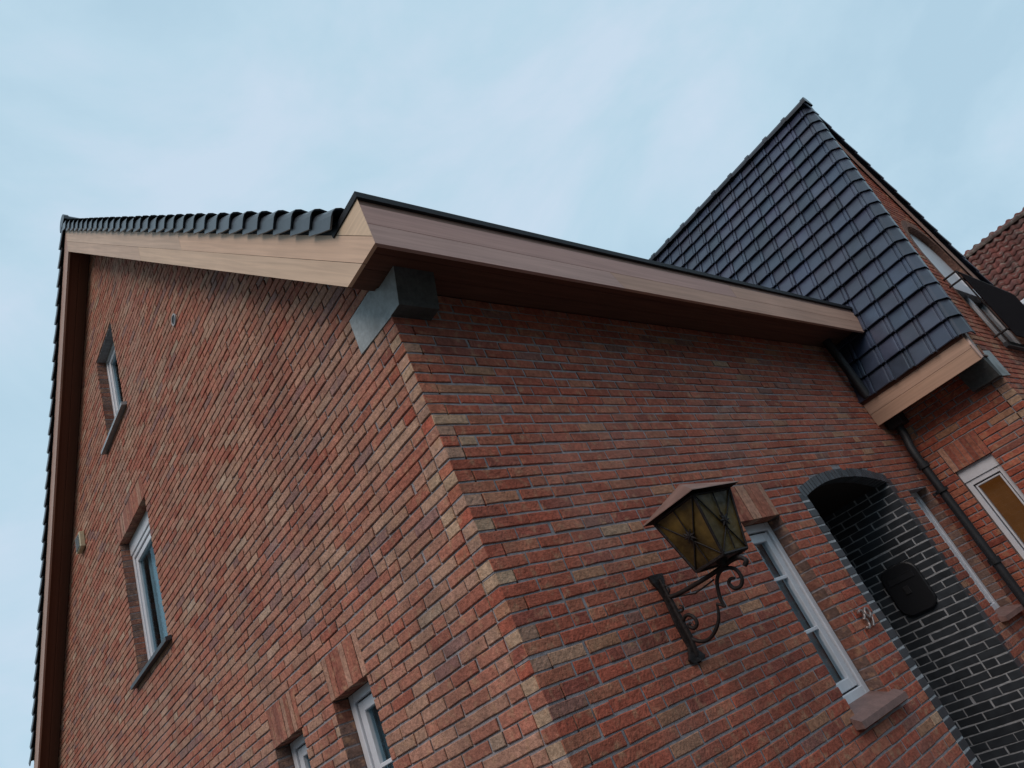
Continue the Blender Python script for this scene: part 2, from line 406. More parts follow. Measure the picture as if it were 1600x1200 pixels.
def zroof(y): return 4.2622 + S * (y if y < YA else 2 * YA - y)
def zrb(y): return 3.901 + S * (y if y < YA else 2 * YA - y)
G1 = (4.30, 5.33, zc(0), zc(23)); G2 = (4.46, 5.21, zc(41), zc(60)); G3 = (1.25, 1.70, zc(-41), HEAD); G4 = (2.16, 2.61, zc(-41), HEAD)
def gable_spans(z, k):
    y0 = 0.0 if (k % 2) else 0.11
    y1 = YB
    if z > 3.99:
        y0 = (z + 0.02 - 4.07) / S + 0.0; y1 = 2 * YA - y0
    elif z > 3.74: y0 = 0.348
    holes = []
    for g in (G1, G2, G3, G4):
        if g[2] < z < g[3]: holes.append((g[0], g[1]))
    for g in (G3, G4):
        if g[3] < z < g[3] + 4 * H: holes.append((g[0] - 0.012, g[1] + 0.012))
    if G1[3] < z < G1[3] + 4 * H: holes.append((G1[0] - 0.012, G1[1] + 0.012))
    return [q for q in cut((y0, y1), holes) if q[1] - q[0] > 0.012] if y1 - y0 > 0.05 else []
gw = brick_wall('gable_wall', house, (0, 0), (0, 1), (-1, 0), YB, range(-59, 82), gable_spans, seed=23, pick=pick_gable)

# vent ring in the gable
def ring_y(mb, x, y, z, r0, r1, dx, n=20):
    V = []
    for rr, xx in ((r1, x), (r1, x - dx), (r0, x - dx), (r0, x + 0.03)):
        for k in range(n): a = 2 * pi * k / n; V.append((xx, y + rr * cos(a), z + rr * sin(a)))
    mb.faces(V, [(j * n + k, j * n + (k + 1) % n, (j + 1) * n + (k + 1) % n, (j + 1) * n + k) for j in range(3) for k in range(n)], smooth=False)
v = MB(); ring_y(v, 0.0, 2.71, 5.985, 0.043, 0.056, 0.012); vr = v.build('vent_ring', M_LMORTAR, house)
v = MB(); v.face([(-0.006, 2.71 + 0.045 * cos(a * pi / 8), 5.985 + 0.045 * sin(a * pi / 8)) for a in range(16)]); v.build('vent_opening', M_BLACK, vr)

# wing walls
def wing_side_spans(z, k):
    x0 = 0.0 if k % 2 else 0.11
    holes = []
    if zc(-41) < z < HEAD: holes.append((0.475, 0.82))
    if HEAD < z < LT: holes.append((0.463, 0.832))
    return [q for q in cut((x0, -WY - 0.002), holes) if q[1] - q[0] > 0.012]
# u runs from the wing's front corner back to the main wall
ws = brick_wall('wing_side_wall', house, (WX, WY), (0, 1), (-1, 0), 1.02, range(-59, -9), wing_side_spans, seed=31)
WXR = 6.93; MW = 2.2; WE0 = 5.086; WEZ = 3.16
def zwing(x): return WEZ + MW * ((x - WE0) if x < WXR else (2 * WXR - x - WE0))
AWX0, AWX1, AWS, AWC = 6.62, 7.92, 4.55, 5.12     # arched french door
def aw_half(z):
    hw = (AWX1 - AWX0) / 2
    if z < AWS: return hw
    R_ = (hw * hw + (AWC - AWS) ** 2) / (2 * (AWC - AWS)); c = AWC - R_
    return sqrt(max(0, R_ * R_ - (z - c) ** 2)) if z < AWC else 0
def wing_front_spans(z, k):
    x0 = 0.11 if k % 2 else 0.0
    x1 = 2 * (WXR - WX)
    if z > 2.85:
        d = (z + 0.12 - WEZ) / MW + WE0 - WX + 0.03
        x0 = max(x0, d, 0.31 if z < 3.02 else 0); x1 = 2 * (WXR - WX) - max(d, 0)
    holes = []
    if 3.26 < z < AWC + 0.05:
        hw = aw_half(max(z - H / 2 - 0.03, 3.3)) + 0.02 if z < AWC + 0.05 else 0
        if hw > 0.03: holes.append(((AWX0 + AWX1) / 2 - WX - hw, (AWX0 + AWX1) / 2 - WX + hw))
    return [q for q in cut((x0, x1), holes) if q[1] - q[0] > 0.012] if x1 > x0 + 0.03 else []
wf = brick_wall('wing_front_wall', house, (WX, WY), (1, 0), (0, -1), 3, range(-59, 58), wing_front_spans, seed=37)

# inner core so that no light leaks in through joints and windows open into dark rooms
c = MB()
def slab_x(mb, x0, x1, ys, zs, holes):     # wall slab between x0..x1 with rectangular holes, grid built
    Y = sorted(set([ys[0], ys[1]] + [q for h in holes for q in h[:2]])); Z = sorted(set([zs[0], zs[1]] + [q for h in holes for q in h[2:4]]))
    for i in range(len(Y) - 1):
        for j in range(len(Z) - 1):
            ym = (Y[i] + Y[i + 1]) / 2; zm = (Z[j] + Z[j + 1]) / 2
            if any(h[0] < ym < h[1] and h[2] < zm < h[3] for h in holes): continue
            mb.box((x0, Y[i], Z[j]), (x1, Y[i + 1], Z[j + 1]))
e5 = 0.03
slab_x(c, 0.102, 0.22, (0.22, 9.4), (0, 3.95), [(G3[0] + e5, G3[1] - e5, G3[2] + e5, G3[3] - e5), (G4[0] + e5, G4[1] - e5, G4[2] + e5, G4[3] - e5), (G1[0] + e5, G1[1] - e5, G1[2] + e5, 3.95)])
# upper gable slab pieces around the two openings
def gp(poly): c.prism(poly, 0, 0.102, 0.22)
yl = lambda z: (z - 4.02) / S
gp([(yl(3.95) if yl(3.95) > 0.22 else 0.22, 3.95), (G1[0] + e5, 3.95), (G1[0] + e5, 4.02 + S * (G1[0] + e5) - 0.1), (0.3, 4.2)])
gp([(G1[1] - e5, 3.95), (9.3, 3.95), (9.2, 4.2), (G1[1] - e5, 4.02 + S * (2 * YA - G1[1] + e5) - 0.1)])
gp([(G1[0] + e5, G1[3] - e5), (G1[1] - e5, G1[3] - e5), (G1[1] - e5, G2[2] + e5), (G1[0] + e5, G2[2] + e5)])
gp([(G1[0] + e5, G2[2] + e5), (G2[0] + e5, G2[2] + e5), (G2[0] + e5, 8.3), (G1[0] + e5, 8.3)])
gp([(G2[1] - e5, G2[2] + e5), (G1[1] - e5, G2[2] + e5), (G1[1] - e5, 8.0), (G2[1] - e5, 8.3)])
gp([(G1[0] + e5, G2[3] - e5), (G2[1] + 0.05, G2[3] - e5), (G2[1] + 0.05, 8.3), (YA, 8.7), (G1[0] + e5, 8.3)])
# front slab
def slab_y(mb, y0, y1, xs, zs, holes):
    X = sorted(set([xs[0], xs[1]] + [q for h in holes for q in h[:2]])); Z = sorted(set([zs[0], zs[1]] + [q for h in holes for q in h[2:4]]))
    for i in range(len(X) - 1):
        for j in range(len(Z) - 1):
            xm = (X[i] + X[i + 1]) / 2; zm = (Z[j] + Z[j + 1]) / 2
            if any(h[0] < xm < h[1] and h[2] < zm < h[3] for h in holes): continue
            mb.box((X[i], y0, Z[j]), (X[i + 1], y1, Z[j + 1]))
slab_y(c, 0.102, 0.22, (0.102, 8.6), (0, 3.95), [(W1[0] + e5, W1[1] - e5, W1[2] + e5, W1[3] - e5), (WN[0] + e5, WN[1] - e5, WN[2] + e5, WN[3] - e5), (AX0 - 0.11, AX1 + 0.11, 0, 2.62)])
# wing inner slabs
slab_x(c, WX + 0.102, WX + 0.2, (WY + 0.1, 0.1), (0, 3.0), [(WY + 0.475 + e5, WY + 0.82 - e5, zc(-41) + e5, HEAD - e5)])
slab_y(c, WY + 0.102, WY + 0.2, (WX + 0.1, 8.41), (0, 3.2), [])
c.prism([(5.66, 3.2), (AWX0 + 0.03, 3.2), (AWX0 + 0.03, 6.2)], 1, WY + 0.102, WY + 0.2)
c.prism([(AWX0 + 0.03, AWC - 0.03), (AWX1 - 0.03, AWC - 0.03), (AWX1 - 0.03, 5.3), (WXR, 6.9), (AWX0 + 0.03, 6.2)], 1, WY + 0.102, WY + 0.2)
c.prism([(AWX1 - 0.03, 3.2), (8.2, 3.2), (AWX1 - 0.03, 4.6)], 1, WY + 0.102, WY + 0.2)
# back, east, ceilings, floors, room partitions
c.box((0, YB, 0), (8.6, YB + 0.2, 4.1)); c.box((8.41, WY + 0.1, 0), (8.6, YB, 3.9))
for zz in (0.02, 2.9, 5.5): c.box((0.22, 0.22 if zz < 5 else 1.5, zz), (8.4, 9.4 if zz < 5 else 8, zz + 0.05))
c.box((0.22, 3.4, 0.07), (8.4, 3.5, 2.9)); c.box((WX + 0.2, WY + 0.2, 2.75), (8.4, 0.1, 2.8))
c.box((WX + 0.9, WY + 0.2, 0.02), (WX + 1.0, 0.1, 2.75)); c.box((2.85, 0.22, 0.07), (2.87, 3.4, 2.9)); c.box((4.56, 0.22, 0.07), (4.58, 3.4, 2.9))
c.box((WX + 0.2, 0.22, 0.07), (WX + 0.3, 3.4, 2.9)); c.box((6.5, 0.05, 2.8), (8.3, 0.1, 5.4))
c.box((0.9, 3.4, 5.6), (1.0, 6.1, 7.2)); c.box((1.6, 2.4, 2.96), (1.7, 7.1, 5.5)); c.box((1.6, 0.25, 0.07), (1.7, 3.4, 2.9)); c.build('inner_walls', M_DARKIN, house)

# ------------------------------------------------------------ soldier lintels
def lintel(org, u, n, a0, a1, z0, z1, seed, name='lintel', wdt=0.0525):
    r = random.Random(seed); mb = MB(); k = max(1, round((a1 - a0) / (wdt + 0.003))); st = (a1 - a0) / k
    for i in range(k):
        t = r.random(); g = r.uniform(0.85, 1.15)
        b = (0.36, 0.135, 0.09) if t < 0.6 else ((0.30, 0.10, 0.07) if t < 0.8 else (0.44, 0.24, 0.17))
        col = tuple(x * g for x in b); ao = a0 + i * st
        brick(mb, (org[0] + u[0] * ao, org[1] + u[1] * ao), u, n, z0, st - 0.0035, z1 - z0, 0.1, col, (0.12, 0.07, 0.055), r, jit=0.0012, bev=0.002)
    o = mb.build(name, MB_BRICK, house)
    mo = MB(); P = lambda a, d, z: (org[0] + u[0] * a + n[0] * d, org[1] + u[1] * a + n[1] * d, z)
    V = [P(a, d, z) for z in (z0 + 0.002, z1 + J) for d in (-0.006, -0.098) for a in (a0, a1)]
    mo.faces(V, [(0, 1, 5, 4), (2, 6, 7, 3), (0, 4, 6, 2), (1, 3, 7, 5), (0, 2, 3, 1), (4, 5, 7, 6)])
    mo.build('mortar', M_MORTAR, o)
lintel((0, 0), (1, 0), (0, -1), W1[0] - 0.008, W1[1] + 0.008, HEAD, LT - J, 1)
lintel((0, 0), (0, 1), (-1, 0), G3[0] - 0.008, G3[1] + 0.008, HEAD, LT - J, 2)
lintel((0, 0), (0, 1), (-1, 0), G4[0] - 0.008, G4[1] + 0.008, HEAD, LT - J, 3)
lintel((0, 0), (0, 1), (-1, 0), G1[0] - 0.008, G1[1] + 0.008, G1[3], G1[3] + 4 * H - J, 4)
lintel((WX, WY), (0, 1), (-1, 0), 0.467, 0.828, HEAD, LT - J, 5)

# ------------------------------------------------------------ windows
def window(org, u, n, a0, a1, z0, z1, label, dep=0.1, box=0.0, bars=(), sash_side=1, sill=None, sillmat=None, curtain=True, orange=False, sill_over=0.055, sill_in=0.05, sill_drop=0.03):
    P = lambda a, d, z: (org[0] + u[0] * a + n[0] * d, org[1] + u[1] * a + n[1] * d, z)
    u3 = (u[0], u[1], 0); n3 = (-n[0], -n[1], 0); Z3 = (0, 0, 1)
    mb = MB()
    def bar(b0, b1, c0, c1, d0, d1):
        mb.obox(P(b0, -d0, c0), u3, n3, Z3, b1 - b0, d1 - d0, c1 - c0, bev=0.004)
    zt = z1 - box
    F = 0.052 if not orange else 0.045
    bar(a0, a0 + F, z0, zt, dep, dep + 0.07); bar(a1 - F, a1, z0, zt, dep, dep + 0.07)
    bar(a0 + F, a1 - F, zt - F, zt, dep, dep + 0.07); bar(a0 + F, a1 - F, z0, z0 + F, dep, dep + 0.07)
    if box: bar(a0, a1, zt, z1, dep - 0.012, dep + 0.04)
    # sash, set back with a visible dark groove
    g = 0.010; s0 = a0 + F + g; s1 = a1 - F - g; q0 = z0 + F + g; q1 = zt - F - g; SW = 0.058 if not orange else 0.016
    bar(s0, s0 + SW, q0, q1, dep + 0.012, dep + 0.06); bar(s1 - SW, s1, q0, q1, dep + 0.012, dep + 0.06)
    bar(s0 + SW, s1 - SW, q1 - SW, q1, dep + 0.012, dep + 0.06); bar(s0 + SW, s1 - SW, q0, q0 + SW, dep + 0.012, dep + 0.06)
    wn = mb.build('window', M_WHITE, house, label)
    gr = MB(); bk = 0.066
    for (b0, b1, c0, c1) in ((a0 + F, s0, z0 + F, zt - F), (s1, a1 - F, z0 + F, zt - F), (s0, s1, z0 + F, q0), (s0, s1, q1, zt - F)):
        gr.obox(P(b0, -dep - 0.03, c0), u3, n3, Z3, b1 - b0, 0.03, c1 - c0)
    gr.build('seal', M_BLACK, wn)
    pn = MB(); pn.obox(P(s0 + SW - .004, -dep - 0.036, q0 + SW - .004), u3, n3, Z3, s1 - s0 - 2 * SW + .008, 0.004, q1 - q0 - 2 * SW + .008)
    pn.build('pane', M_GLASS, wn)
    for zb in bars:
        bb = MB(); bb.obox(P(s0 + SW, -dep - 0.016, zb - 0.011), u3, n3, Z3, s1 - s0 - 2 * SW, 0.018, 0.022, bev=0.003); bb.build('glazing_bar', M_WHITE, wn)
    cu = MB()
    if orange:
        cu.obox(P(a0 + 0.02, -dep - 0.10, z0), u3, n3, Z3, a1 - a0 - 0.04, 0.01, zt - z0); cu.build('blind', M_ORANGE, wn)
    elif curtain:
        # net curtain gathered at one side
        m = 14; wv = (a1 - a0) * 0.9
        V = []
        for i in range(m + 1):
            a = a0 + 0.02 + wv * i / m; d = -dep - 0.105 - 0.014 * sin(i * 1.9)
            V += [P(a, d, z0), P(a, d, zt)]
        Vb = [(x - n[0] * 0.003, y - n[1] * 0.003, z) for x, y, z in V]; nv = len(V)
        cu.faces(V + Vb, [(2 * i, 2 * i + 2, 2 * i + 3, 2 * i + 1) for i in range(m)] + [(nv + 2 * i + 1, nv + 2 * i + 3, nv + 2 * i + 2, nv + 2 * i) for i in range(m)], smooth=True, uvdir=(u3, 0))
        cu.build('curtain', M_CURT, wn)
    if sill:
        o_ = sill_over; V = []
        t = 0.035
        prof = [(0.055, z0 - 0.015 - sill_drop), (0.055, z0 - 0.015 - sill_drop - t), (-dep, z0 - t - .012), (-dep, z0 + 0.004)]
        for a in (a0 - o_, a1 + o_): V += [P(a, d, z) for d, z in prof]
        # the sill sits in the opening: body between the jambs, nose running past them
        sb = MB()
        nose = [(0.055, z0 - 0.015 - sill_drop), (0.055, z0 - 0.015 - sill_drop - t), (0.001, z0 - 0.008 - sill_drop - t), (0.001, z0 - 0.008 - sill_drop * .5)]
        body = [(0.001, z0 - 0.008 - sill_drop * .5), (0.001, z0 - 0.008 - sill_drop - t), (-dep, z0 - 0.05), (-dep, z0 + 0.004)]
        for pr, b0, b1 in ((nose, a0 - o_, a1 + o_), (body, a0 + 0.002, a1 - 0.002)):
            V = [P(b0, d, z) for d, z in pr] + [P(b1, d, z) for d, z in pr]
            sb.faces(V, [(0, 1, 2, 3), (7, 6, 5, 4), (0, 4, 5, 1), (1, 5, 6, 2), (2, 6, 7, 3), (3, 7, 4, 0)])
        sb.build('sill', sillmat or M_SILLB, wn)
    return wn
window((0, 0), (1, 0), (0, -1), W1[0], W1[1], W1[2] + 0.06, W1[3], 'narrow white window with two glazing bars beside the lantern', bars=(1.952, 1.615), sill=True, sillmat=M_SILLB, sill_over=0.07, sill_drop=0.055)
window((0, 0), (1, 0), (0, -1), WN[0], WN[1], WN[2] + 0.06, WN[3], 'slim white window between the dark porch and the downpipe', sill=True, sillmat=M_SILLB, sill_over=0.05, sill_drop=0.03)
window((0, 0), (0, 1), (-1, 0), G1[0], G1[1], G1[2] + 0.03, G1[3], 'tall white upper floor gable window with roller shutter box', box=0.15, sill=True, sillmat=M_SILLD, sill_over=0.11, sill_drop=0.01)
window((0, 0), (0, 1), (-1, 0), G2[0], G2[1], G2[2] + 0.03, G2[3], 'small attic window high in the gable', sill=True, sillmat=M_SILLG, sill_over=0.11, sill_drop=0.01)
window((0, 0), (0, 1), (-1, 0), G3[0], G3[1], G3[2] + 0.03, G3[3], 'ground floor gable window nearest the corner', sill=True, sillmat=M_SILLD, bars=(1.9,))
window((0, 0), (0, 1), (-1, 0), G4[0], G4[1], G4[2] + 0.03, G4[3], 'ground floor gable window further from the corner', sill=True, sillmat=M_SILLD)
window((WX, WY), (0, 1), (-1, 0), 0.475, 0.82, zc(-41) + 0.03, HEAD, 'white window with an orange blind in the wing side wall', dep=0.05, box=0.12, sill=True, sillmat=M_SILLB, orange=True)

# ------------------------------------------------------------ arched porch lined with dark glazed brick
porch = MB()
pr = random.Random(5)
ph = brick_wall('porch_lining', house, (AX1, 0.0), (0, 1), (-1, 0), 1.5, range(-59, -20), lambda z, k: [(0.0 if k % 2 else 0.0, 1.5)], J=0.0095, rec=0.0035, seed=41, pick=pick_black, mortar=M_LMORTAR, bmat=M_GLAZED, ends=False, label='porch side wall of dark glazed brick with pale joints')
brick_wall('porch_lining', house, (AX0, 0.0), (0, 1), (1, 0), 1.5, range(-59, -20), lambda z, k: [(0.104, 1.5)], J=0.0095, rec=0.0035, seed=42, pick=pick_black, mortar=M_LMORTAR, bmat=M_GLAZED, ends=False)
# brick ends facing the street on the left jamb
mb = MB(); mo = MB()
for k in range(-59, -20):
    z = zc(k)
    brick(mb, (AX0 - 0.112, 0.0), (1, 0), (0, -1), z, 0.112, H - J - 0.001, 0.1, pick_black(pr), pick_black(pr), pr)
mo.box((AX0 - 0.113, 0.003, 0), (AX0 - 0.003, 0.1, zc(-20) - J))
q = mb.build('porch_jamb', M_GLAZED, house); mo.build('mortar', M_LMORTAR, q)
# arch ring
mb = MB(); mo = MB()
th1 = math.asin(((AX1 - AX0) / 2 + 0.0) / ARI); nb = 29
for i in range(nb):
    a0 = -th1 - 0.018 + (2 * th1 + 0.036) * i / nb; a1 = -th1 - 0.018 + (2 * th1 + 0.036) * (i + 1) / nb - 0.0042
    col = pick_black(pr); y0 = -0.002 + pr.uniform(-0.002, 0.001)
    V = []
    for y in (y0, 0.1):
        for a, rr in ((a0, ARI), (a1, ARI), (a1, ARI + RING), (a0, ARI + RING)):
            V.append((AXC + rr * sin(a), y, AZC + rr * cos(a)))
    mb.faces(V, [(0, 1, 2, 3), (7, 6, 5, 4), (0, 4, 5, 1), (1, 5, 6, 2), (2, 6, 7, 3), (3, 7, 4, 0)], tuple(x * 1.6 for x in col))
n_ = 24; V = []
for i in range(n_ + 1):
    a = -th1 - 0.02 + (2 * th1 + 0.04) * i / n_
    for rr, y in ((ARI + 0.002, 0.004), (ARI + RING - 0.002, 0.004), (ARI + RING - 0.002, 0.1), (ARI + 0.002, 0.1)): V.append((AXC + rr * sin(a), y, AZC + rr * cos(a)))
mo.faces(V, [(4 * i + j, 4 * i + (j + 1) % 4, 4 * i + 4 + (j + 1) % 4, 4 * i + 4 + j) for i in range(n_) for j in range(4)])
q = mb.build('porch_arch', M_GLAZED, house); mo.build('mortar', M_LMORTAR, q)
# filler bricks following the arch so that no gap shows above it
mo = MB(); V = []
for i in range(n_ + 1):
    a = -th1 - 0.05 + (2 * th1 + 0.10) * i / n_
    x = AXC + (ARI + RING) * sin(a); z = AZC + (ARI + RING) * cos(a)
    V += [(x, 0.0065, z + 0.001), (x, 0.0065, z + 0.07), (x, 0.1, z + 0.07), (x, 0.1, z + 0.001)]
mo.faces(V, [(4 * i + j, 4 * i + (j + 1) % 4, 4 * i + 4 + (j + 1) % 4, 4 * i + 4 + j) for i in range(n_) for j in range(4)])
mo.build('arch_bedding', M_MORTAR, house)
# vaulted ceiling and door at the back
V = []
for i in range(n_ + 1):
    a = -th1 + 2 * th1 * i / n_
    for y in (0.1, 1.5): V.append((AXC + (ARI + 0.004) * sin(a), y, AZC + (ARI + 0.004) * cos(a)))
    for y in (1.5, 0.1): V.append((AXC + (ARI + 0.05) * sin(a), y, AZC + (ARI + 0.05) * cos(a)))
mb = MB(); mb.faces(V, [(4 * i + j, 4 * i + (j + 1) % 4, 4 * i + 4 + (j + 1) % 4, 4 * i + 4 + j) for i in range(n_) for j in range(4)], smooth=False)
mb.build('porch_ceiling', M_DOOR, house)
mb = MB(); mb.box((AX0 - 0.1, 1.5, 0), (AX1 + 0.1, 1.62, 2.7)); q = mb.build('porch_back_wall', M_DOOR, house)
mb = MB(); mb.box((3.2, 1.44, 0.15), (4.2, 1.498, 2.2), bev=0.01)
for z0 in (0.3, 1.2): mb.box((3.35, 1.425, z0), (4.05, 1.439, z0 + 0.75), bev=0.005)
dr = mb.build('front_door', M_DOOR, house)
mb = MB(); mb.tube([(3.3, 1.43, 1.05), (3.3, 1.38, 1.05), (3.42, 1.38, 1.05)], 0.01); mb.build('handle', M_STEEL, dr)
mb = MB(); mb.box((AX0 - 0.05, 0.0, 0.0), (AX1 + 0.05, 1.5, 0.14)); mb.build('porch_step', M_SILLD, house)

# ------------------------------------------------------------ cedar eaves and verge boards
def cedar(r, base):
    g = r.uniform(0.93, 1.07); h_ = r.uniform(0.97, 1.04); return (base[0] * g, base[1] * g * h_, base[2] * g * h_)
CR = random.Random(3)
TAN = (0.50, 0.33, 0.24); PINK = (0.53, 0.345, 0.30); 
# verge boards: bands between two lines parallel to the slope, cut by the box-gutter end
def band(mb, lo, hi, y0, y1, col, x0=XR, x1=XR + 0.022, off=0.0):
    f0 = lambda y: lo + S * (y if y < YA else 2 * YA - y); f1 = lambda y: hi + S * (y if y < YA else 2 * YA - y)
    sgn = 1 if (y0 + y1) / 2 < YA else -1
    mb.prism([(y0, f0(y0)), (y1, f0(y1)), (y1, f1(y1)), (y0, f1(y0))], 0, x0, x1, col, uvdir=(Vector((0, 1, sgn * S)).normalized(), off))
def mprism(mb, poly, col, uvdir=None):      # like prism along x, the front edge mitred
    n = len(poly); V = [(XR, a, b) for a, b in poly] + [(XR + 0.022, a + (0.0215 if a < -0.355 else 0), b) for a, b in poly]
    mb.faces(V, [tuple(range(n))[::-1], tuple(range(n, 2 * n))] + [(i, (i + 1) % n, n + (i + 1) % n, n + i) for i in range(n)], col, uvdir=uvdir)
vb = MB()
G_ = 0.003
# lower board, first piece carries the level cut at the eave
vb.prism([(-0.05, 3.85), (2.55, 3.901 + S * 2.55), (2.55, 4.071 - G_ + S * 2.55), (-0.2167, 3.85)], 0, XR, XR + 0.022, cedar(CR, (0.72, 0.52, 0.37)), uvdir=(Vector((0, 1, S)).normalized(), 0.3))
band(vb, 3.901, 4.071 - G_, 2.552, YA, cedar(CR, (0.63, 0.45, 0.335)), off=2.1)
# upper board
mprism(vb, [(-0.36, 3.85), (-0.2167 - 0.004, 3.85), (1.7, 4.071 + S * 1.7), (1.7, 4.2622 - G_ + S * 1.7), (-0.36, 3.895 - G_)], cedar(CR, (0.68, 0.485, 0.345)), uvdir=(Vector((0, 1, S)).normalized(), 5.3))
band(vb, 4.071, 4.2622 - G_, 1.702, YA, cedar(CR, (0.69, 0.495, 0.37)), off=8.0)
# gutter end piece
mprism(vb, [(-0.36, 3.897), (-0.11, 4.1515), (-0.36, 4.1515)], cedar(CR, (0.74, 0.56, 0.39)), uvdir=((0, 1, 0), 1.3))
# far slope
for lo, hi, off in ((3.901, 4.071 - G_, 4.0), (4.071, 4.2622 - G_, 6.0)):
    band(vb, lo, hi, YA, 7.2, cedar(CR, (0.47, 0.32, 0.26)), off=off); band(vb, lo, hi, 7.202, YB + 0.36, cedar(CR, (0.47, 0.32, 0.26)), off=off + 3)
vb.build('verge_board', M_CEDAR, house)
# verge soffit, planks under the overhang
vs_ = MB()
for (ya, yb) in ((0.06, YA), (YA, YB + 0.1)):
    f = lambda y: 3.97 + S * (y if y < YA + 1e-6 and ya < YA - 1e-6 else 2 * YA - y)
    for i in range(2):
        x0 = XR + 0.024 + i * 0.105; x1 = min(x0 + 0.102, -0.001)
        vs_.faces([(x0, ya, f(ya)), (x1, ya, f(ya)), (x1, yb, f(yb)), (x0, yb, f(yb)), (x0, ya, f(ya) + .02), (x1, ya, f(ya) + .02), (x1, yb, f(yb) + .02), (x0, yb, f(yb) + .02)],
                  [(3, 2, 1, 0), (4, 5, 6, 7), (0, 1, 5, 4), (2, 3, 7, 6), (1, 2, 6, 5), (0, 4, 7, 3)], uvdir=(Vector((0, 1, S)), i * 3.0))
    vs_.faces([(XR + .02, ya, f(ya) + .021), (0.05, ya, f(ya) + .021), (0.05, yb, f(yb) + .021), (XR + .02, yb, f(yb) + .021)], [(0, 1, 2, 3)])
vs_.build('verge_soffit', M_CEDARD, house)
# main fascia: three boards, the right end cut to the slope of the wing roof
XE = 5.36
def xend(z): return XE + (z - 3.85) * 0.62
fb = MB()
splits = {0: (1.55,), 1: (3.1,), 2: (2.3, 4.4)}
for bi, (za, zb, yo) in enumerate(((3.85, 3.981, -0.36), (3.984, 4.110, -0.36), (4.113, 4.1515, -0.352))):
    xs = [XR - 0.0 + (0.0 if bi < 2 else 0.0)] + list(splits[bi]) + [None]
    for i in range(len(xs) - 1):
        x0 = xs[i]; x1 = xs[i + 1]
        p = [(x0 + (0.06 if i and bi == 0 else 0.001 if i else 0), za), ((x1 - 0.001 + (0.06 if bi == 0 else 0)) if x1 else xend(za), za), ((x1 - 0.001) if x1 else xend(zb), zb), (x0 + (0.001 if i else 0), zb)]
        base = PINK if (i == 0) else (0.56, 0.345, 0.26)
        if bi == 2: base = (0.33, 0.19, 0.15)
        V = [(a + (0.0005 if a <= XR else 0), yo, z) for a, z in p] + [(a + (0.0225 if a <= XR else 0), yo + 0.022, z) for a, z in p]
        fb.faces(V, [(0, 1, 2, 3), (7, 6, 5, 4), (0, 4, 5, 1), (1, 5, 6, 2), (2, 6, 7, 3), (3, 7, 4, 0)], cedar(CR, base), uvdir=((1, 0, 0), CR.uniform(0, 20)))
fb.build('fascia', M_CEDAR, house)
# soffit of the box gutter (slightly above the lower edge of the fascia)
sf = MB()
for i in range(3):
    y0 = -0.337 + i * 0.1125
    sf.box((XR + 0.022, y0, 3.93), (5.6, y0 + 0.1095, 3.945), uvdir=((1, 0, 0), i * 7.0))
sf.box((XR + 0.022, -0.338, 3.9455), (5.6, 0.05, 3.955))
sf.build('soffit', M_CEDARD, house)
# black roofing trim on top of the box, front edge and end edge
zt = MB()
V = [(XR - 0.008, -0.372, 4.152), (xend(4.152) + .01, -0.372, 4.152), (xend(4.19) + .01, -0.372, 4.19), (XR - 0.008, -0.372, 4.19)]
zt.faces(V + [(x, -0.30, z) for x, y, z in V], [(0, 1, 2, 3), (7, 6, 5, 4), (0, 4, 5, 1), (1, 5, 6, 2), (2, 6, 7, 3), (3, 7, 4, 0)])
zt.box((XR - 0.008, -0.2995, 4.152), (XR + 0.05, -0.085, 4.19)); zt.box((XR + 0.05, -0.2995, 4.10), (5.5, -0.05, 4.14))
zt.build('gutter_trim', M_ZINC, house)

# ------------------------------------------------------------ roof tiles
TPROF = [(0.000, -0.010), (0.004, -0.010), (0.0045, 0.008), (0.009, 0.013), (0.030, 0.013), (0.036, 0.009), (0.039, -0.002), (0.044, -0.002), (0.050, 0.006), (0.060, 0.008), (0.120, 0.004), (0.204, 0.000), (0.210, -0.004)]
def tile_field(mb, O, e, s, n, nu, nv, Wt, G, keep=None, r=None, lift=0.040, th=0.015, tone=(0.034, 0.046, 0.078)):
    O = Vector(O); e = Vector(e); s = Vector(s); n = Vector(n); k = len(TPROF); sc = Wt / 0.212
    for j in range(nv):
        for i in range(nu):
            cpt = O + e * (Wt * (i + 0.5)) + s * (G * (j + 0.5))
            if keep and not keep(cpt): continue
            dh = r.uniform(-0.002, 0.003); dt = r.uniform(-0.0025, 0.0025); sk = r.uniform(-0.003, 0.003); g = r.uniform(0.8, 1.25)
            col = (tone[0] * g * r.uniform(0.9, 1.25), tone[1] * g, tone[2] * g * r.uniform(0.9, 1.05))
            V = []
            for (v0, hh) in ((-0.012, lift - th), (-0.014, lift - 0.003), (-0.009, lift), (G * 0.5, lift * 0.5), (G + 0.02, 0.0)):
                for q, (a, h_) in enumerate(TPROF):
                    bb = (0.006 if a < 0.037 else 0.0) if v0 < 0 else 0
                    V.append(O + e * (Wt * i + a * sc) + s * (G * j + v0 + sk * a / 0.21 * 2 - bb) + n * (hh + (h_ if v0 >= -0.0141 and hh > lift - th else h_ * 0.9) + dh + dt * a * 5))
            F = [(t * k + q, t * k + q + 1, (t + 1) * k + q + 1, (t + 1) * k + q) for t in range(4) for q in range(k - 1)]
            mb.faces(V, F, col, smooth=False)
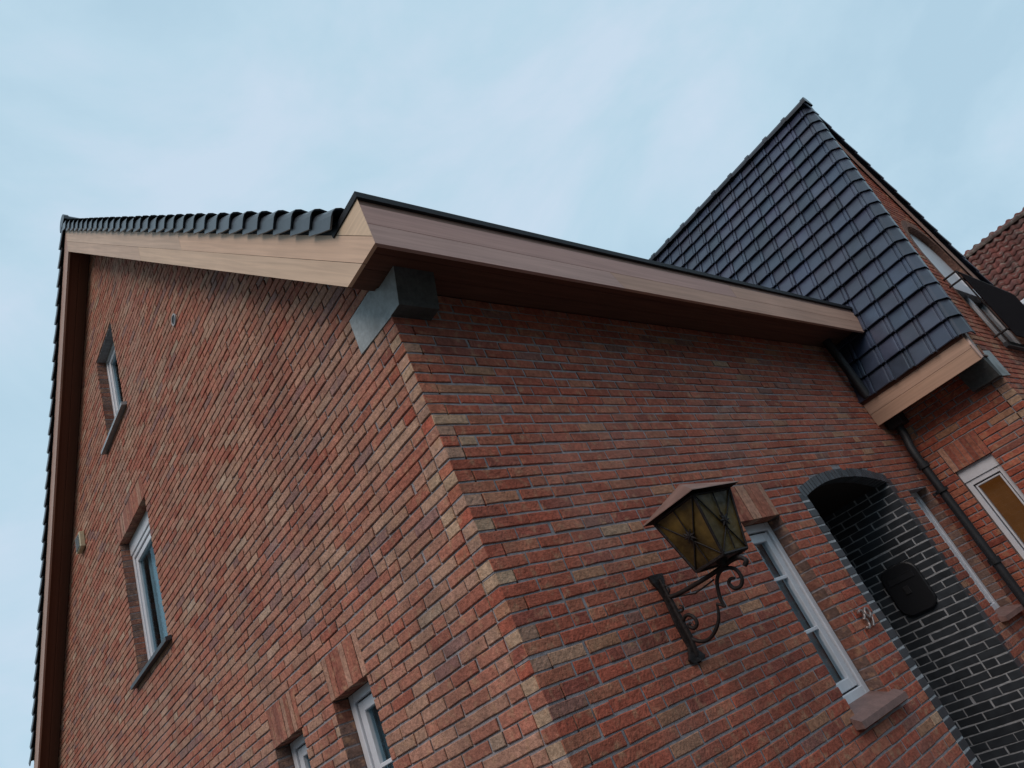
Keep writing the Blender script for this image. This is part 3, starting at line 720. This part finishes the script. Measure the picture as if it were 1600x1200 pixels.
def verge_row(mb, O, e, s, n, nv, G, prof, r, th=0.011, lift=0.03, out=0.012, tone=(0.030, 0.038, 0.058)):
    """verge tiles: closed profile in (outward e, n), tapered up the slope s"""
    O = Vector(O); e = Vector(e); s = Vector(s); n = Vector(n)
    inner = [(a - (th if i > len(prof) // 2 else 0), h_ - (th if i <= len(prof) // 2 else 0)) for i, (a, h_) in enumerate(prof)]
    ring = prof + inner[::-1]; m = len(ring)
    for j in range(nv):
        g = r.uniform(0.75, 1.3); col = tuple(t * g for t in tone); V = []
        dj = r.uniform(-0.002, 0.002)
        for v0, hh, oo in ((-0.014, lift, out), (G * 0.45, lift * 0.5, out * .45), (G + 0.015, 0.0, 0.0)):
            for a, h_ in ring: V.append(O + e * (a + oo * (1 if a > 0.03 else 0)) + s * (G * j + v0) + n * (h_ + hh + dj))
        F = [(t * m + q, t * m + (q + 1) % m, (t + 1) * m + (q + 1) % m, (t + 1) * m + q) for t in range(2) for q in range(m)]
        F += [tuple(range(m))[::-1], tuple(range(2 * m, 3 * m))]
        mb.faces(V, F, col, smooth=False)
def ridge_caps(mb, P0, d, L_, num, rad, r, tone=(0.022, 0.026, 0.038), step=0.32):
    P0 = Vector(P0); d = Vector(d).normalized(); side = d.cross(Vector((0, 0, 1))).normalized(); up = Vector((0, 0, 1))
    K = 9
    for i in range(num):
        g = r.uniform(0.8, 1.3); col = tuple(t * g for t in tone); V = []
        for v0, rr in ((-0.02, rad + 0.017), (0.035, rad + 0.017), (0.04, rad + 0.004), (step + 0.01, rad - 0.004)):
            for k in range(K):
                a = pi * (-0.08 + 1.16 * k / (K - 1)); V.append(P0 + d * (i * step + v0) + side * (rr * cos(a)) + up * (rr * 0.8 * sin(a)))
        F = [(t * K + q, t * K + q + 1, (t + 1) * K + q + 1, (t + 1) * K + q) for t in range(3) for q in range(K - 1)] + [tuple(range(K))[::-1]]
        mb.faces(V, F, col, smooth=False)
TR = random.Random(9)
WT = 0.212; GM = 0.2357
# main roof
sn = Vector((0, 1, S)).normalized(); nn = Vector((0, -S, 1)).normalized()
sb = Vector((0, -1, S)).normalized(); nbk = Vector((0, S, 1)).normalized()
PR = Vector((0, YA, 4.2622 + S * YA))
nrow = 30; LEN = (PR - Vector((0, -0.11, 4.15))).length
nrow = int(round(LEN / GM)); GM = LEN / nrow
mr = MB()
Om = Vector((XR + 0.10, -0.11, 4.15)) + nn * 0.075
tile_field(mr, Om, (1, 0, 0), sn, nn, 41, nrow, WT, GM, keep=lambda p: not (p.x > 5.0 and p.z < zwing(min(p.x, 8.7)) - 0.25 and p.x < 8.7), r=TR)
Ob = Vector((8.66, 2 * YA + 0.11, 4.15)) + nbk * 0.075
tile_field(mr, Ob, (-1, 0, 0), sb, nbk, 40, nrow, WT, GM, r=TR)
roof = mr.build('main_roof', M_TILE, house)
und = MB()
und.prism([(-0.11, 4.152), (YA, PR.z + 0.002), (2 * YA + 0.11, 4.152), (2 * YA + 0.11, 4.21), (YA, PR.z + 0.07), (-0.11, 4.21)], 0, XR + 0.004, 8.62)
und.build('roof_deck', M_ZINC, roof)
VP = [(-0.02, 0.085), (0.02, 0.098), (0.055, 0.105), (0.085, 0.098), (0.10, 0.08), (0.106, 0.055), (0.106, 0.0), (0.106, -0.012)]
vg = MB()
verge_row(vg, Vector((XR + 0.075, -0.11, 4.15)), (-1, 0, 0), sn, nn, nrow, GM, VP, TR, lift=0.036, out=0.016, tone=(0.040, 0.050, 0.062))
verge_row(vg, Vector((XR + 0.075, 2 * YA + 0.11, 4.15)), (-1, 0, 0), sb, nbk, nrow, GM, VP, TR, lift=0.036, out=0.016, tone=(0.040, 0.050, 0.062))
vg.build('verge_tiles', M_TILE, roof)
rc = MB(); ridge_caps(rc, (XR - 0.01, YA, PR.z + 0.10), (1, 0, 0), 9, 27, 0.115, TR); rc.build('ridge_tiles', M_TILE, roof)

# wing roof
sw = Vector((1, 0, MW)).normalized(); nw = Vector((-MW, 0, 1)).normalized(); swe = Vector((-1, 0, MW)).normalized(); nwe = Vector((MW, 0, 1)).normalized()
LW = sqrt((WXR - WE0) ** 2 * (1 + MW * MW)); nvw = int(round(LW / 0.232)); GW = (LW - 0.06) / nvw
YV = -1.115
Ow = Vector((WE0, YV + 0.085, WEZ)) + sw * 0.075
def above_main(p): return p.y < 0.0 or p.z > zroof(p.y) - 0.35
wr = MB()
tile_field(wr, Ow, (0, 1, 0), sw, nw, 20, nvw, WT, GW, keep=above_main, r=TR)
tile_field(wr, Vector((2 * WXR - WE0, YV + 0.085 + 20 * WT, WEZ)) + swe * 0.075, (0, -1, 0), swe, nwe, 20, nvw, WT, GW, keep=above_main, r=TR)
wroof = wr.build('wing_roof', M_TILE, house)
VW = [(-0.03, -0.002), (-0.003, 0.002), (0.0, 0.012), (0.012, 0.014), (0.030, 0.006), (0.084, -0.040), (0.088, -0.055), (0.088, -0.110)]
vg = MB()
verge_row(vg, Ow, (0, -1, 0), sw, nw, nvw, GW, VW, TR, lift=0.03, out=0.010, tone=(0.030, 0.038, 0.060))
verge_row(vg, Vector((2 * WXR - WE0, YV + 0.085, WEZ)) + swe * 0.075, (0, -1, 0), swe, nwe, nvw, GW, VW, TR, lift=0.03, out=0.010, tone=(0.030, 0.038, 0.060))
vg.build('verge_tiles', M_TILE, wroof)
rc = MB(); ridge_caps(rc, (WXR, YV - 0.005, WEZ + MW * (WXR - WE0) - 0.01), (0, 1, 0), 9, 13, 0.095, TR); rc.build('ridge_tiles', M_TILE, wroof)
dk = MB()
A_ = lambda x: WEZ + MW * (x - WE0) - 0.09
dk.prism([(WE0 + 0.10, A_(WE0 + 0.10)), (WXR, A_(WXR)), (2 * WXR - WE0 - 0.10, A_(WE0 + 0.10)), (2 * WXR - WE0 - 0.16, A_(WE0 + 0.10)), (WXR, A_(WXR) - 0.15), (WE0 + 0.16, A_(WE0 + 0.10))], 1, -1.03, 3.0)
dk.build('roof_deck', M_ZINC, wroof)

# wing eave boards
XF = 5.121
wb = MB()
wb.box((XF, -1.045, 2.97), (XF + 0.022, -0.001, 3.092), cedar(CR, (0.50, 0.31, 0.22)), uvdir=((0, 1, 0), 3.0))
wb.box((XF, -1.045, 3.095), (XF + 0.022, -0.001, 3.205), cedar(CR, (0.52, 0.34, 0.25)), uvdir=((0, 1, 0), 9.0))
wb.box((XF - 0.010, -1.046, 3.208), (XF + 0.016, -0.001, 3.262), (0.15, 0.062, 0.04), uvdir=((0, 1, 0), 12.0))
wb.build('wing_fascia', M_CEDAR, house)
ws2 = MB()
for i in range(3): ws2.box((XF + 0.022 + i * 0.105, -1.04, 3.02), (XF + 0.022 + i * 0.105 + 0.102, -0.001, 3.035), uvdir=((0, 1, 0), i * 5.0))
ws2.build('wing_soffit', M_CEDARD, house)
# wing gable verge boards, weathered pale strips along the front slopes
gb = MB()
for sg in (1, -1):
    X = lambda x: x if sg == 1 else 2 * WXR - x
    for (lo, hi, colr) in ((-0.30, -0.115, (0.52, 0.40, 0.36)),):
        xa = WE0 + 0.035; xb = WXR
        f = lambda x, o: WEZ + MW * (x - WE0) + o
        pts = [(xa, f(xa, lo) if False else 2.975), (xa + (2.975 - f(xa, lo)) / MW, 2.975), (xb, f(xb, lo)), (xb, f(xb, hi)), (xa, f(xa, hi))]
        poly = [(X(a), b) for a, b in pts]
        if sg == -1: poly = poly[::-1]
        gb.prism(poly, 1, -1.062, -1.04, colr, uvdir=(Vector((sg, 0, MW)).normalized(), 4.0))
gb.build('wing_verge_board', M_CEDAR, house)

# ------------------------------------------------------------ concrete kneelers
kb = MB()
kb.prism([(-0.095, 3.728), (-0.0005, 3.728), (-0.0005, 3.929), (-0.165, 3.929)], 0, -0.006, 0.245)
blk = kb.build('kneeler_block', M_CONCD, house, 'concrete block with painted shade under the eave corner'); kb = MB()
kb.prism([(-0.0005, 3.728), (0.342, 3.748), (0.342, 3.985), (0.10, 3.985), (-0.0005, 3.929)], 0, -0.006, 0.10)
kb.prism([(-0.094, 3.729), (-0.001, 3.729), (-0.001, 3.928), (-0.164, 3.928)], 0, -0.009, -0.0062)
kb.build('concrete_kneeler', M_CONC, house)
kb = MB()
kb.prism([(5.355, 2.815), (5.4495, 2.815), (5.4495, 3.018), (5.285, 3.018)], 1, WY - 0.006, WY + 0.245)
kb.build('kneeler_block', M_CONCD, house, 'concrete block with painted shade under the wing eave'); kb = MB()
kb.prism([(5.4495, 2.815), (5.755, 2.835), (5.755, 3.12), (5.52, 3.10), (5.4495, 3.018)], 1, WY - 0.006, WY + 0.09)
kb.build('concrete_kneeler', M_CONC, house)

# ------------------------------------------------------------ downpipe
dp = MB()
dp.tube([(5.10, -0.09, 3.93), (5.10, -0.09, 3.24)], 0.042, 14)
q = dp.build('upper_downpipe', M_PIPE, house)
dp = MB()
dp.tube([(5.335, -0.085, 3.02), (5.335, -0.085, 2.86), (5.31, -0.085, 2.78), (5.235, -0.085, 2.66), (5.22, -0.085, 2.58), (5.22, -0.085, 0.02)], 0.038, 16)
for z in (2.45, 1.5): dp.tube([(5.22, -0.085, z), (5.22, -0.085, z + 0.05)], 0.052, 16)
q = dp.build('downpipe', M_PIPE, house)
for z in (2.2, 0.9):
    b_ = MB(); b_.tube([(5.22, -0.085, z), (5.22, -0.085, z + 0.025)], 0.056, 16); b_.box((5.20, -0.03, z), (5.24, 0.0, z + 0.025)); b_.build('bracket', M_PIPE, q)
# outlet box under the wing soffit
ob = MB(); ob.box((5.25, -0.17, 2.90), (5.42, -0.02, 3.018), bev=0.01); ob.build('outlet_box', M_PIPE, house)

# ------------------------------------------------------------ arched french door and balcony on the wing gable
fd = MB(); yd = WY + 0.10; cx = (AWX0 + AWX1) / 2
def bar(x0, x1, z0, z1, y0=yd - 0.05, y1=yd + 0.02): fd.box((x0, y0, z0), (x1, y1, z1), bev=0.004)
bar(AWX0, AWX0 + 0.07, 3.28, AWS); bar(AWX1 - 0.07, AWX1, 3.28, AWS); bar(AWX0 + .07, AWX1 - .07, 3.28, 3.37); bar(cx - 0.05, cx + 0.05, 3.37, 4.05)
bar(AWX0 + 0.002, AWX1 - 0.002, 4.05, 4.20, yd - 0.09, yd + 0.05)
# arched head as white panel
V = []; nA = 14
for i in range(nA + 1):
    x = AWX0 + 0.002 + (AWX1 - AWX0 - .004) * i / nA; hw = (AWX1 - AWX0) / 2; R_ = (hw * hw + (AWC - AWS) ** 2) / (2 * (AWC - AWS)); cz = AWC - R_
    z = cz + sqrt(max(0, R_ * R_ - (x - cx) ** 2)); V += [(x, yd - 0.03, 4.20), (x, yd - 0.03, z), (x, yd + .03, z), (x, yd + .03, 4.20)]
fd.faces(V, [(4 * i + j, 4 * i + (j + 1) % 4, 4 * i + 4 + (j + 1) % 4, 4 * i + 4 + j) for i in range(nA) for j in range(4)])
fdo = fd.build('french_door', M_WHITE, house, 'white arched french door in the wing gable')
g_ = MB(); g_.box((AWX0 + .07, yd - 0.02, 3.37), (cx - .05, yd - 0.016, 4.05)); g_.box((cx + .05, yd - 0.02, 3.37), (AWX1 - .07, yd - 0.016, 4.05)); g_.build('pane', M_GLASS, fdo)
g_ = MB(); g_.box((AWX0 - 0.04, WY - 0.05, 3.22), (AWX1 + 0.04, yd + .03, 3.275), bev=0.005); g_.build('sill', M_SILLD, fdo)
lm = MB(); hw = (AWX1 - AWX0) / 2; R_ = (hw * hw + (AWC - AWS) ** 2) / (2 * (AWC - AWS)); cz = AWC - R_; am = math.asin(hw / R_); V = []
pts = [(AWX0 - 0.012, 3.28), (AWX0 - 0.012, AWS)] + [(cx + (R_ + 0.004) * sin(-am + 2 * am * i / 20), cz + (R_ + 0.004) * cos(-am + 2 * am * i / 20)) for i in range(1, 20)] + [(AWX1 + 0.012, AWS), (AWX1 + 0.012, 3.28)]
for x, z in pts:
    dx = x - cx; dz = (z - cz) if z > AWS else 0; ll = sqrt(dx * dx + dz * dz) or 1; dx /= ll; dz /= ll
    o_ = 0.09 if z > AWS - 0.01 else 0.012
    V += [(x + dx * o_, WY - 0.003, z + dz * o_), (x - dx * 0.013, WY - 0.003, z - dz * 0.013), (x - dx * 0.013, WY + 0.1, z - dz * 0.013), (x + dx * o_, WY + 0.1, z + dz * o_)]
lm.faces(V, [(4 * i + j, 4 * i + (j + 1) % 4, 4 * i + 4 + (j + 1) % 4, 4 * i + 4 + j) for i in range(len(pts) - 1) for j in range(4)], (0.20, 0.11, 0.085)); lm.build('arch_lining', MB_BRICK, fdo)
bl = MB(); BX0, BX1, BY = 6.44, 8.55, -1.16
for z in (4.12, 4.02, 3.34):
    bl.tube([(BX0, WY - 0.001, z), (BX0, BY, z), (BX1, BY, z), (BX1, WY - 0.001, z)], 0.011, 6)
for i in range(13):
    x = BX0 + (BX1 - BX0) * i / 12; bl.tube([(x, BY, 3.34), (x, BY, 4.12)], 0.008, 6)
bo = bl.build('balcony_railing', M_IRON, house)
b2 = MB(); b2.box((BX0 + 0.01, BY - 0.022, 3.24), (BX1 - 0.01, BY - 0.012, 4.08)); b2.build('woven_screen', M_WEAVE, bo)

# ============================================================ LANTERN
lan = empty('wall_lantern', 'wrought iron wall lantern with amber glass and copper roof on scrolled bracket', 'lantern', (0.975, 0, 1.70))
def L3(mb, name, m, parent=lan, label=None):
    o = mb.build(name, m, None, label); o.parent = parent
    return o
def cat(pts, n=6):       # catmull-rom through 2D points
    out = []; P = [pts[0]] + list(pts) + [pts[-1]]
    for i in range(1, len(P) - 2):
        for k in range(n):
            t = k / n; a, b, c_, d = P[i - 1], P[i], P[i + 1], P[i + 2]
            out.append(tuple(0.5 * ((2 * b[j]) + (-a[j] + c_[j]) * t + (2 * a[j] - 5 * b[j] + 4 * c_[j] - d[j]) * t * t + (-a[j] + 3 * b[j] - 3 * c_[j] + d[j]) * t ** 3) for j in range(len(b))))
    out.append(tuple(pts[-1])); return out
X0 = 0.975; LZ = 1.70
def yz(pts): return [(0.0, y, z - LZ) for y, z in pts]
pl = MB()
# back plate, flared with scalloped ends
outl = [(-0.058, 2.128), (-0.03, 2.115), (0.0, 2.122), (0.03, 2.115), (0.058, 2.128), (0.048, 2.09), (0.026, 2.05), (0.018, 2.0), (0.024, 1.93), (0.030, 1.87), (0.026, 1.80), (0.022, 1.76), (0.040, 1.728), (0.066, 1.70), (0.045, 1.684), (0.022, 1.70), (0.0, 1.678), (-0.022, 1.70), (-0.05, 1.684), (-0.062, 1.705), (-0.040, 1.728), (-0.022, 1.76), (-0.026, 1.80), (-0.030, 1.87), (-0.024, 1.93), (-0.018, 2.0), (-0.026, 2.05), (-0.048, 2.09)]
n = len(outl); Vp = [(a, -0.002, z - LZ) for a, z in outl] + [(a, -0.014, z - LZ) for a, z in outl]
ctr = [(0, -0.002, 1.9 - LZ), (0, -0.022, 1.9 - LZ)]
sp_ = [(0, -0.022, z - LZ) for a, z in outl]
Vp2 = Vp + sp_
F = [(i, (i + 1) % n, n + (i + 1) % n, n + i) for i in range(n)] + [(n + i, n + (i + 1) % n, 2 * n + (i + 1) % n, 2 * n + i) for i in range(n)]
pl.faces(Vp2, F)
pl.tube([(0, -0.018, 1.71 - LZ), (0, -0.030, 1.80 - LZ), (0, -0.026, 1.95 - LZ), (0, -0.026, 2.10 - LZ)], [0.012, 0.015, 0.014, 0.008], 8)
L3(pl, 'back_plate', M_IRON)
arm = MB()
arm.tube(yz(cat([(-0.005, 2.02), (-0.04, 2.0), (-0.09, 1.993), (-0.18, 1.99), (-0.30, 1.99), (-0.39, 1.994), (-0.445, 1.998), (-0.49, 1.99), (-0.512, 1.965), (-0.492, 1.95)])), [0.011] * 48 + [0.012] * 7, 8)
L3(arm, 'arm', M_IRON)
for pts, rr in (([(-0.415, 1.924), (-0.392, 1.931), (-0.372, 1.918), (-0.384, 1.888), (-0.420, 1.883), (-0.446, 1.907), (-0.442, 1.953), (-0.403, 1.979), (-0.357, 1.980), (-0.320, 1.952), (-0.297, 1.903), (-0.289, 1.867), (-0.293, 1.838)], 0.0092),
                ([(-0.259, 1.866), (-0.239, 1.821), (-0.198, 1.780), (-0.137, 1.752), (-0.08, 1.755), (-0.033, 1.79), (-0.018, 1.842), (-0.043, 1.880), (-0.080, 1.888), (-0.106, 1.863), (-0.103, 1.832), (-0.072, 1.823), (-0.055, 1.844), (-0.072, 1.850)], 0.0092),
                ([(-0.010, 2.075), (-0.035, 2.062), (-0.05, 2.04), (-0.042, 2.022), (-0.028, 2.03)], 0.005),
                ([(-0.012, 1.955), (-0.03, 1.925), (-0.06, 1.915), (-0.075, 1.932), (-0.06, 1.945)], 0.005)):
    sc = MB(); cp = cat(pts); sc.tube(yz(cp), [rr * (0.6 + 0.4 * min(1, i / 12, (len(cp) - i) / 12 + .3)) for i in range(len(cp))], 7)
    L3(sc, 'scroll', M_IRON)
sc = MB(); sc.tube(yz([(-0.293, 1.840), (-0.258, 1.868)]), 0.007, 6); sc.tube(yz([(-0.05, 1.99), (-0.18, 1.955), (-0.31, 1.965)]), 0.004, 6); L3(sc, 'scroll_link', M_IRON)
# lamp body: square tapered cage
LC = (0.0, -0.40); ROT = radians(-4)
def lp(dx, dy, z): return (LC[0] + dx * cos(ROT) - dy * sin(ROT), LC[1] + dx * sin(ROT) + dy * cos(ROT), z - LZ)
ZB, ZT = 2.022, 2.305; HB, HT = 0.092, 0.142
cage = MB()
cor = [(-1, -1), (1, -1), (1, 1), (-1, 1)]
for sx, sy in cor: cage.tube([lp(sx * HB, sy * HB, ZB), lp(sx * HT, sy * HT, ZT)], 0.0075, 5, smooth=False)
for i in range(4):
    a = cor[i]; b = cor[(i + 1) % 4]
    for hh, zz, rr in ((HB, ZB, 0.008), (HT, ZT, 0.007)): cage.tube([lp(a[0] * hh, a[1] * hh, zz), lp(b[0] * hh, b[1] * hh, zz)], rr, 5, smooth=False)
L3(cage, 'cage', M_IRON)
bp = MB()
P4 = [lp(sx * HB, sy * HB, ZB + .001) for sx, sy in cor] + [lp(sx * HB, sy * HB, ZB + .006) for sx, sy in cor]
bp.faces(P4, [(3, 2, 1, 0), (4, 5, 6, 7), (0, 1, 5, 4), (1, 2, 6, 5), (2, 3, 7, 6), (3, 0, 4, 7)])
bp.tube([lp(0, 0, 1.992), lp(0, 0, ZB + .002)], [0.022, 0.030], 10)
L3(bp, 'base_plate', M_IRON)
for i in range(4):
    a = cor[i]; b = cor[(i + 1) % 4]; k0 = 0.985
    q = [lp(a[0] * HB * k0, a[1] * HB * k0, ZB + .006), lp(b[0] * HB * k0, b[1] * HB * k0, ZB + .006), lp(b[0] * HT * k0, b[1] * HT * k0, ZT), lp(a[0] * HT * k0, a[1] * HT * k0, ZT)]
    k1 = 0.955; q2 = [lp(a[0] * HB * k1, a[1] * HB * k1, ZB + .006), lp(b[0] * HB * k1, b[1] * HB * k1, ZB + .006), lp(b[0] * HT * k1, b[1] * HT * k1, ZT), lp(a[0] * HT * k1, a[1] * HT * k1, ZT)]
    gp_ = MB(); gp_.faces(q + q2, [(0, 1, 2, 3), (7, 6, 5, 4), (0, 4, 5, 1), (1, 5, 6, 2), (2, 6, 7, 3), (3, 7, 4, 0)])
    go = L3(gp_, 'glass_panel', M_AMBER)
    st = MB(); Q = [Vector(p) for p in q]; ctr = (Q[0] + Q[1] + Q[2] + Q[3]) / 4; nr = (Q[1] - Q[0]).cross(Q[3] - Q[0]).normalized(); o_ = nr * 0.005
    Qm = lambda s_, t_: (Q[0] * (1 - s_) + Q[1] * s_) * (1 - t_) + (Q[3] * (1 - s_) + Q[2] * s_) * t_
    st.tube([Qm(0.02, 0.02) + o_, Qm(0.98, 0.98) + o_], 0.0034, 5); st.tube([Qm(0.98, 0.02) + o_, Qm(0.02, 0.98) + o_], 0.0034, 5); st.tube([Qm(0.5, 0.02) + o_ * 1.2, Qm(0.5, 0.98) + o_ * 1.2], 0.0034, 5)
    hx = (Q[1] - Q[0]).normalized(); hy = nr.cross(hx); c0 = Qm(0.5, 0.5) + o_ * 2
    star = [c0 + (hx * cos(k * pi / 8) + hy * sin(k * pi / 8)) * (0.037 if k % 2 == 0 else 0.017) for k in range(16)]
    st.faces(star + [p + nr * 0.004 for p in star] + [c0 + nr * 0.009], [(k, (k + 1) % 16, 16 + (k + 1) % 16, 16 + k) for k in range(16)] + [(16 + k, 16 + (k + 1) % 16, 32) for k in range(16)])
    st.tube([Vector(Qm(0.5, 0.5)), c0 + nr * 0.012], 0.008, 8)
    L3(st, 'star_ornament', M_IRON)
rf = MB(); HR = 0.182; ZE = 2.318; apex = lp(0, 0, 2.425); e4 = [lp(sx * HR, sy * HR, ZE) for sx, sy in cor]; e4b = [lp(sx * HR, sy * HR, ZE - 0.004) for sx, sy in cor]; 
rf.faces(e4 + [apex], [(i, (i + 1) % 4, 4) for i in range(4)])
rf.faces(e4 + e4b, [(i, 4 + i, 4 + (i + 1) % 4, (i + 1) % 4) for i in range(4)])
rfo = L3(rf, 'lantern_roof', M_COPPER)
rf = MB(); ap2 = (apex[0], apex[1], apex[2] - 0.006)
rf.faces(e4b + [ap2], [((i + 1) % 4, i, 4) for i in range(4)]); o = rf.build('roof_underside', M_IRON, rfo)
rf = MB(); rf.tube([lp(0, 0, ZB + .006), lp(0, 0, 2.10)], 0.014, 8); rf.tube([lp(0, 0, 2.10), lp(0, 0, 2.13), lp(0, 0, 2.17), lp(0, 0, 2.20)], [0.014, 0.03, 0.032, 0.008], 10); L3(rf, 'bulb', M_LMORTAR)

# ============================================================ HOUSE NUMBER, LETTERBOX, SENSOR
num = empty('house_number', 'metal digits 39 fixed to the bricks between the slim window and the porch', 'house number', (2.675, 0, 1.485))
def digit(ch, x, z, size, name):
    cu = D.curves.new('tmp', 'FONT'); cu.body = ch; cu.size = size; cu.extrude = 0.006; cu.bevel_depth = 0.003; cu.bevel_resolution = 1; cu.offset = -0.004; cu.shear = 0.15
    t = D.objects.new('tmp', cu); COL.objects.link(t)
    bpy.context.view_layer.update()
    me = D.meshes.new_from_object(t.evaluated_get(bpy.context.evaluated_depsgraph_get()))
    D.objects.remove(t); me.materials.clear(); me.materials.append(M_STEEL); me.name = name
    o = D.objects.new(name, me); COL.objects.link(o); o.parent = num; o.rotation_euler = (radians(90), 0, 0); o.location = (x, -0.022, z)
digit('3', -0.065, 0.0, 0.18, 'digit_three'); digit('9', 0.012, 0.0, 0.18, 'digit_nine')
for x, z in ((-0.03, 0.13), (-0.03, 0.01), (0.055, 0.09)):
    pn = MB(); pn.tube([(x, 0.0, z), (x, -0.02, z)], 0.004, 6); pn.build('fixing_pin', M_STEEL, num)

lb = empty('letterbox', 'black rounded metal plate with a slot on the dark brick porch wall', 'letterbox', (AX1, 0.36, 1.41))
def rrect(w_, h_, r_, n=6):
    out = []
    for cx_, cy_, a0 in ((w_ - r_, r_, -90), (w_ - r_, h_ - r_, 0), (r_, h_ - r_, 90), (r_, r_, 180)):
        for k in range(n + 1): a = radians(a0 + 90 * k / n); out.append((cx_ + r_ * cos(a), cy_ + r_ * sin(a)))
    return out
p = rrect(0.32, 0.40, 0.09); m_ = MB(); V = [(-0.004, a - 0.16, b) for a, b in p] + [(-0.028, a - 0.16, b) for a, b in p] + [(-0.034, (a - 0.16) * 0.95, 0.2 + (b - 0.2) * 0.95) for a, b in p]; k = len(p)
m_.faces(V, [(i, (i + 1) % k, k + (i + 1) % k, k + i) for i in range(k)] + [(k + i, k + (i + 1) % k, 2 * k + (i + 1) % k, 2 * k + i) for i in range(k)] + [tuple(range(2 * k, 3 * k))])
m_.build('plate', M_BLACK, lb)
m_ = MB(); m_.box((-0.040, -0.115, 0.265), (-0.0345, 0.115, 0.315), bev=0.003); m_.tube([(-0.037, -0.115, 0.318), (-0.037, 0.115, 0.318)], 0.004, 6); m_.build('flap', M_PIPE, lb)
m_ = MB(); m_.box((-0.042, -0.02, 0.16), (-0.0345, 0.03, 0.225), bev=0.004); m_.build('push_button', M_DARKIN, lb)

sn_ = empty('alarm_box', 'small beige louvred box high on the left of the gable wall', 'alarm box', (0, 6.80, 5.80))
m_ = MB(); m_.box((-0.06, -0.11, 0.0), (-0.001, 0.11, 0.20), bev=0.008); m_.build('housing', M_BEIGE, sn_)
m_ = MB()
for i in range(6): m_.obox((-0.068, -0.09, 0.02 + i * 0.028), (0, 1, 0), Vector((1, 0, 0.5)).normalized(), Vector((-0.5, 0, 1)).normalized(), 0.18, 0.012, 0.006)
m_.build('louvre', M_LOUVRE, sn_)

# ============================================================ NEIGHBOUR
nh = empty('neighbour_house', 'neighbouring house with weathered red pantile roof behind the wing', 'house', (20, 0, 0))
RX = 18.0; RZ = 7.72; MN = 1.15; NE = 1.72
nb_ = MB(); NR = random.Random(77)
sN = Vector((1, 0, MN)).normalized(); nN = Vector((-MN, 0, 1)).normalized(); LN = NE * sqrt(1 + MN * MN); GN = 0.26; nvn = int(LN / GN) + 1; nun = 60; Wn = 0.21
PP = [(0.0, 0.0), (0.03, 0.03), (0.065, 0.045), (0.10, 0.03), (0.135, -0.005), (0.175, -0.012), (0.21, -0.002)]
O_ = Vector((RX - NE, -6.0, RZ - NE * MN))
for j in range(nvn):
    for i in range(nun):
        g = NR.uniform(0.75, 1.2); t = NR.random(); base = (0.17, 0.062, 0.052) if t < 0.75 else ((0.14, 0.062, 0.055) if t < 0.95 else (0.21, 0.085, 0.055))
        col = tuple(x * g for x in base); V = []; dh = NR.uniform(-0.006, 0.006)
        for v0, hh in ((-0.01, 0.015), (-0.012, 0.035), (GN + 0.02, 0.0)):
            for a, h_ in PP: V.append(O_ + Vector((0, 1, 0)) * (i * Wn + a) + sN * (j * GN + v0) + nN * (hh + h_ + dh))
        kk = len(PP); nb_.faces(V, [(t_ * kk + q, t_ * kk + q + 1, (t_ + 1) * kk + q + 1, (t_ + 1) * kk + q) for t_ in range(2) for q in range(kk - 1)], (tuple(col)), smooth=True)
nb_.v = [(x - 20, y, z) for x, y, z in nb_.v]
nro = nb_.build('roof', M_NROOF, nh)
rc = MB(); ridge_caps(rc, (RX - 20, -6.1, RZ + 0.01), (0, 1, 0), 9, 38, 0.11, NR, tone=(0.10, 0.07, 0.06), step=0.34); rc.build('ridge_tiles', M_NROOF, nro)
m_ = MB(); m_.prism([(-2.0, RZ - 0.06), (-2.0 + 5.5, RZ - 5.5 * 0.9), (-2.0 + 5.4, 0), (-2.0 - NE + 0.25, 0), (-2.0 - NE + 0.25, RZ - NE * MN - 0.0), (-2.0 - NE + 0.05, RZ - NE * MN - 0.03)], 1, -5.9, 6.5)
m_.build('wall', mat('neighbour_render', (0.62, 0.64, 0.66), 0.85, noise=(3, 0.85, 1.05)), nh)
m_ = MB(); m_.box((-2.0 - NE - 0.10, -6.1, RZ - NE * MN - 0.10), (-2.0 - NE + 0.04, 6.6, RZ - NE * MN - 0.005), bev=0.01); m_.build('gutter', M_WHITE, nh)

# ============================================================ GROUND
def sheet(name, x0, y0, x1, y1, z, m):
    s_ = MB(); s_.face([(x0, y0, z), (x1, y0, z), (x1, y1, z), (x0, y1, z)]); o = s_.build(name, m); o['kind'] = 'structure'; return o
sheet('ground', -2500, -2500, 2500, 2500, -0.02, mat('grass_ground', (0.05, 0.055, 0.03), 0.95, noise=(0.4, 0.7, 1.3)))
sheet('pavement', -9, -6, 16, 9, -0.008, mat('paving', (0.05, 0.047, 0.045), 0.9, noise=((2, 0.8, 1.2), (30, 0.85, 1.15)), bump=0.3))
sheet('road', -60, -14, 60, -6.2, -0.012, mat('asphalt', (0.05, 0.05, 0.052), 0.9, noise=(20, 0.8, 1.2), bump=0.3))
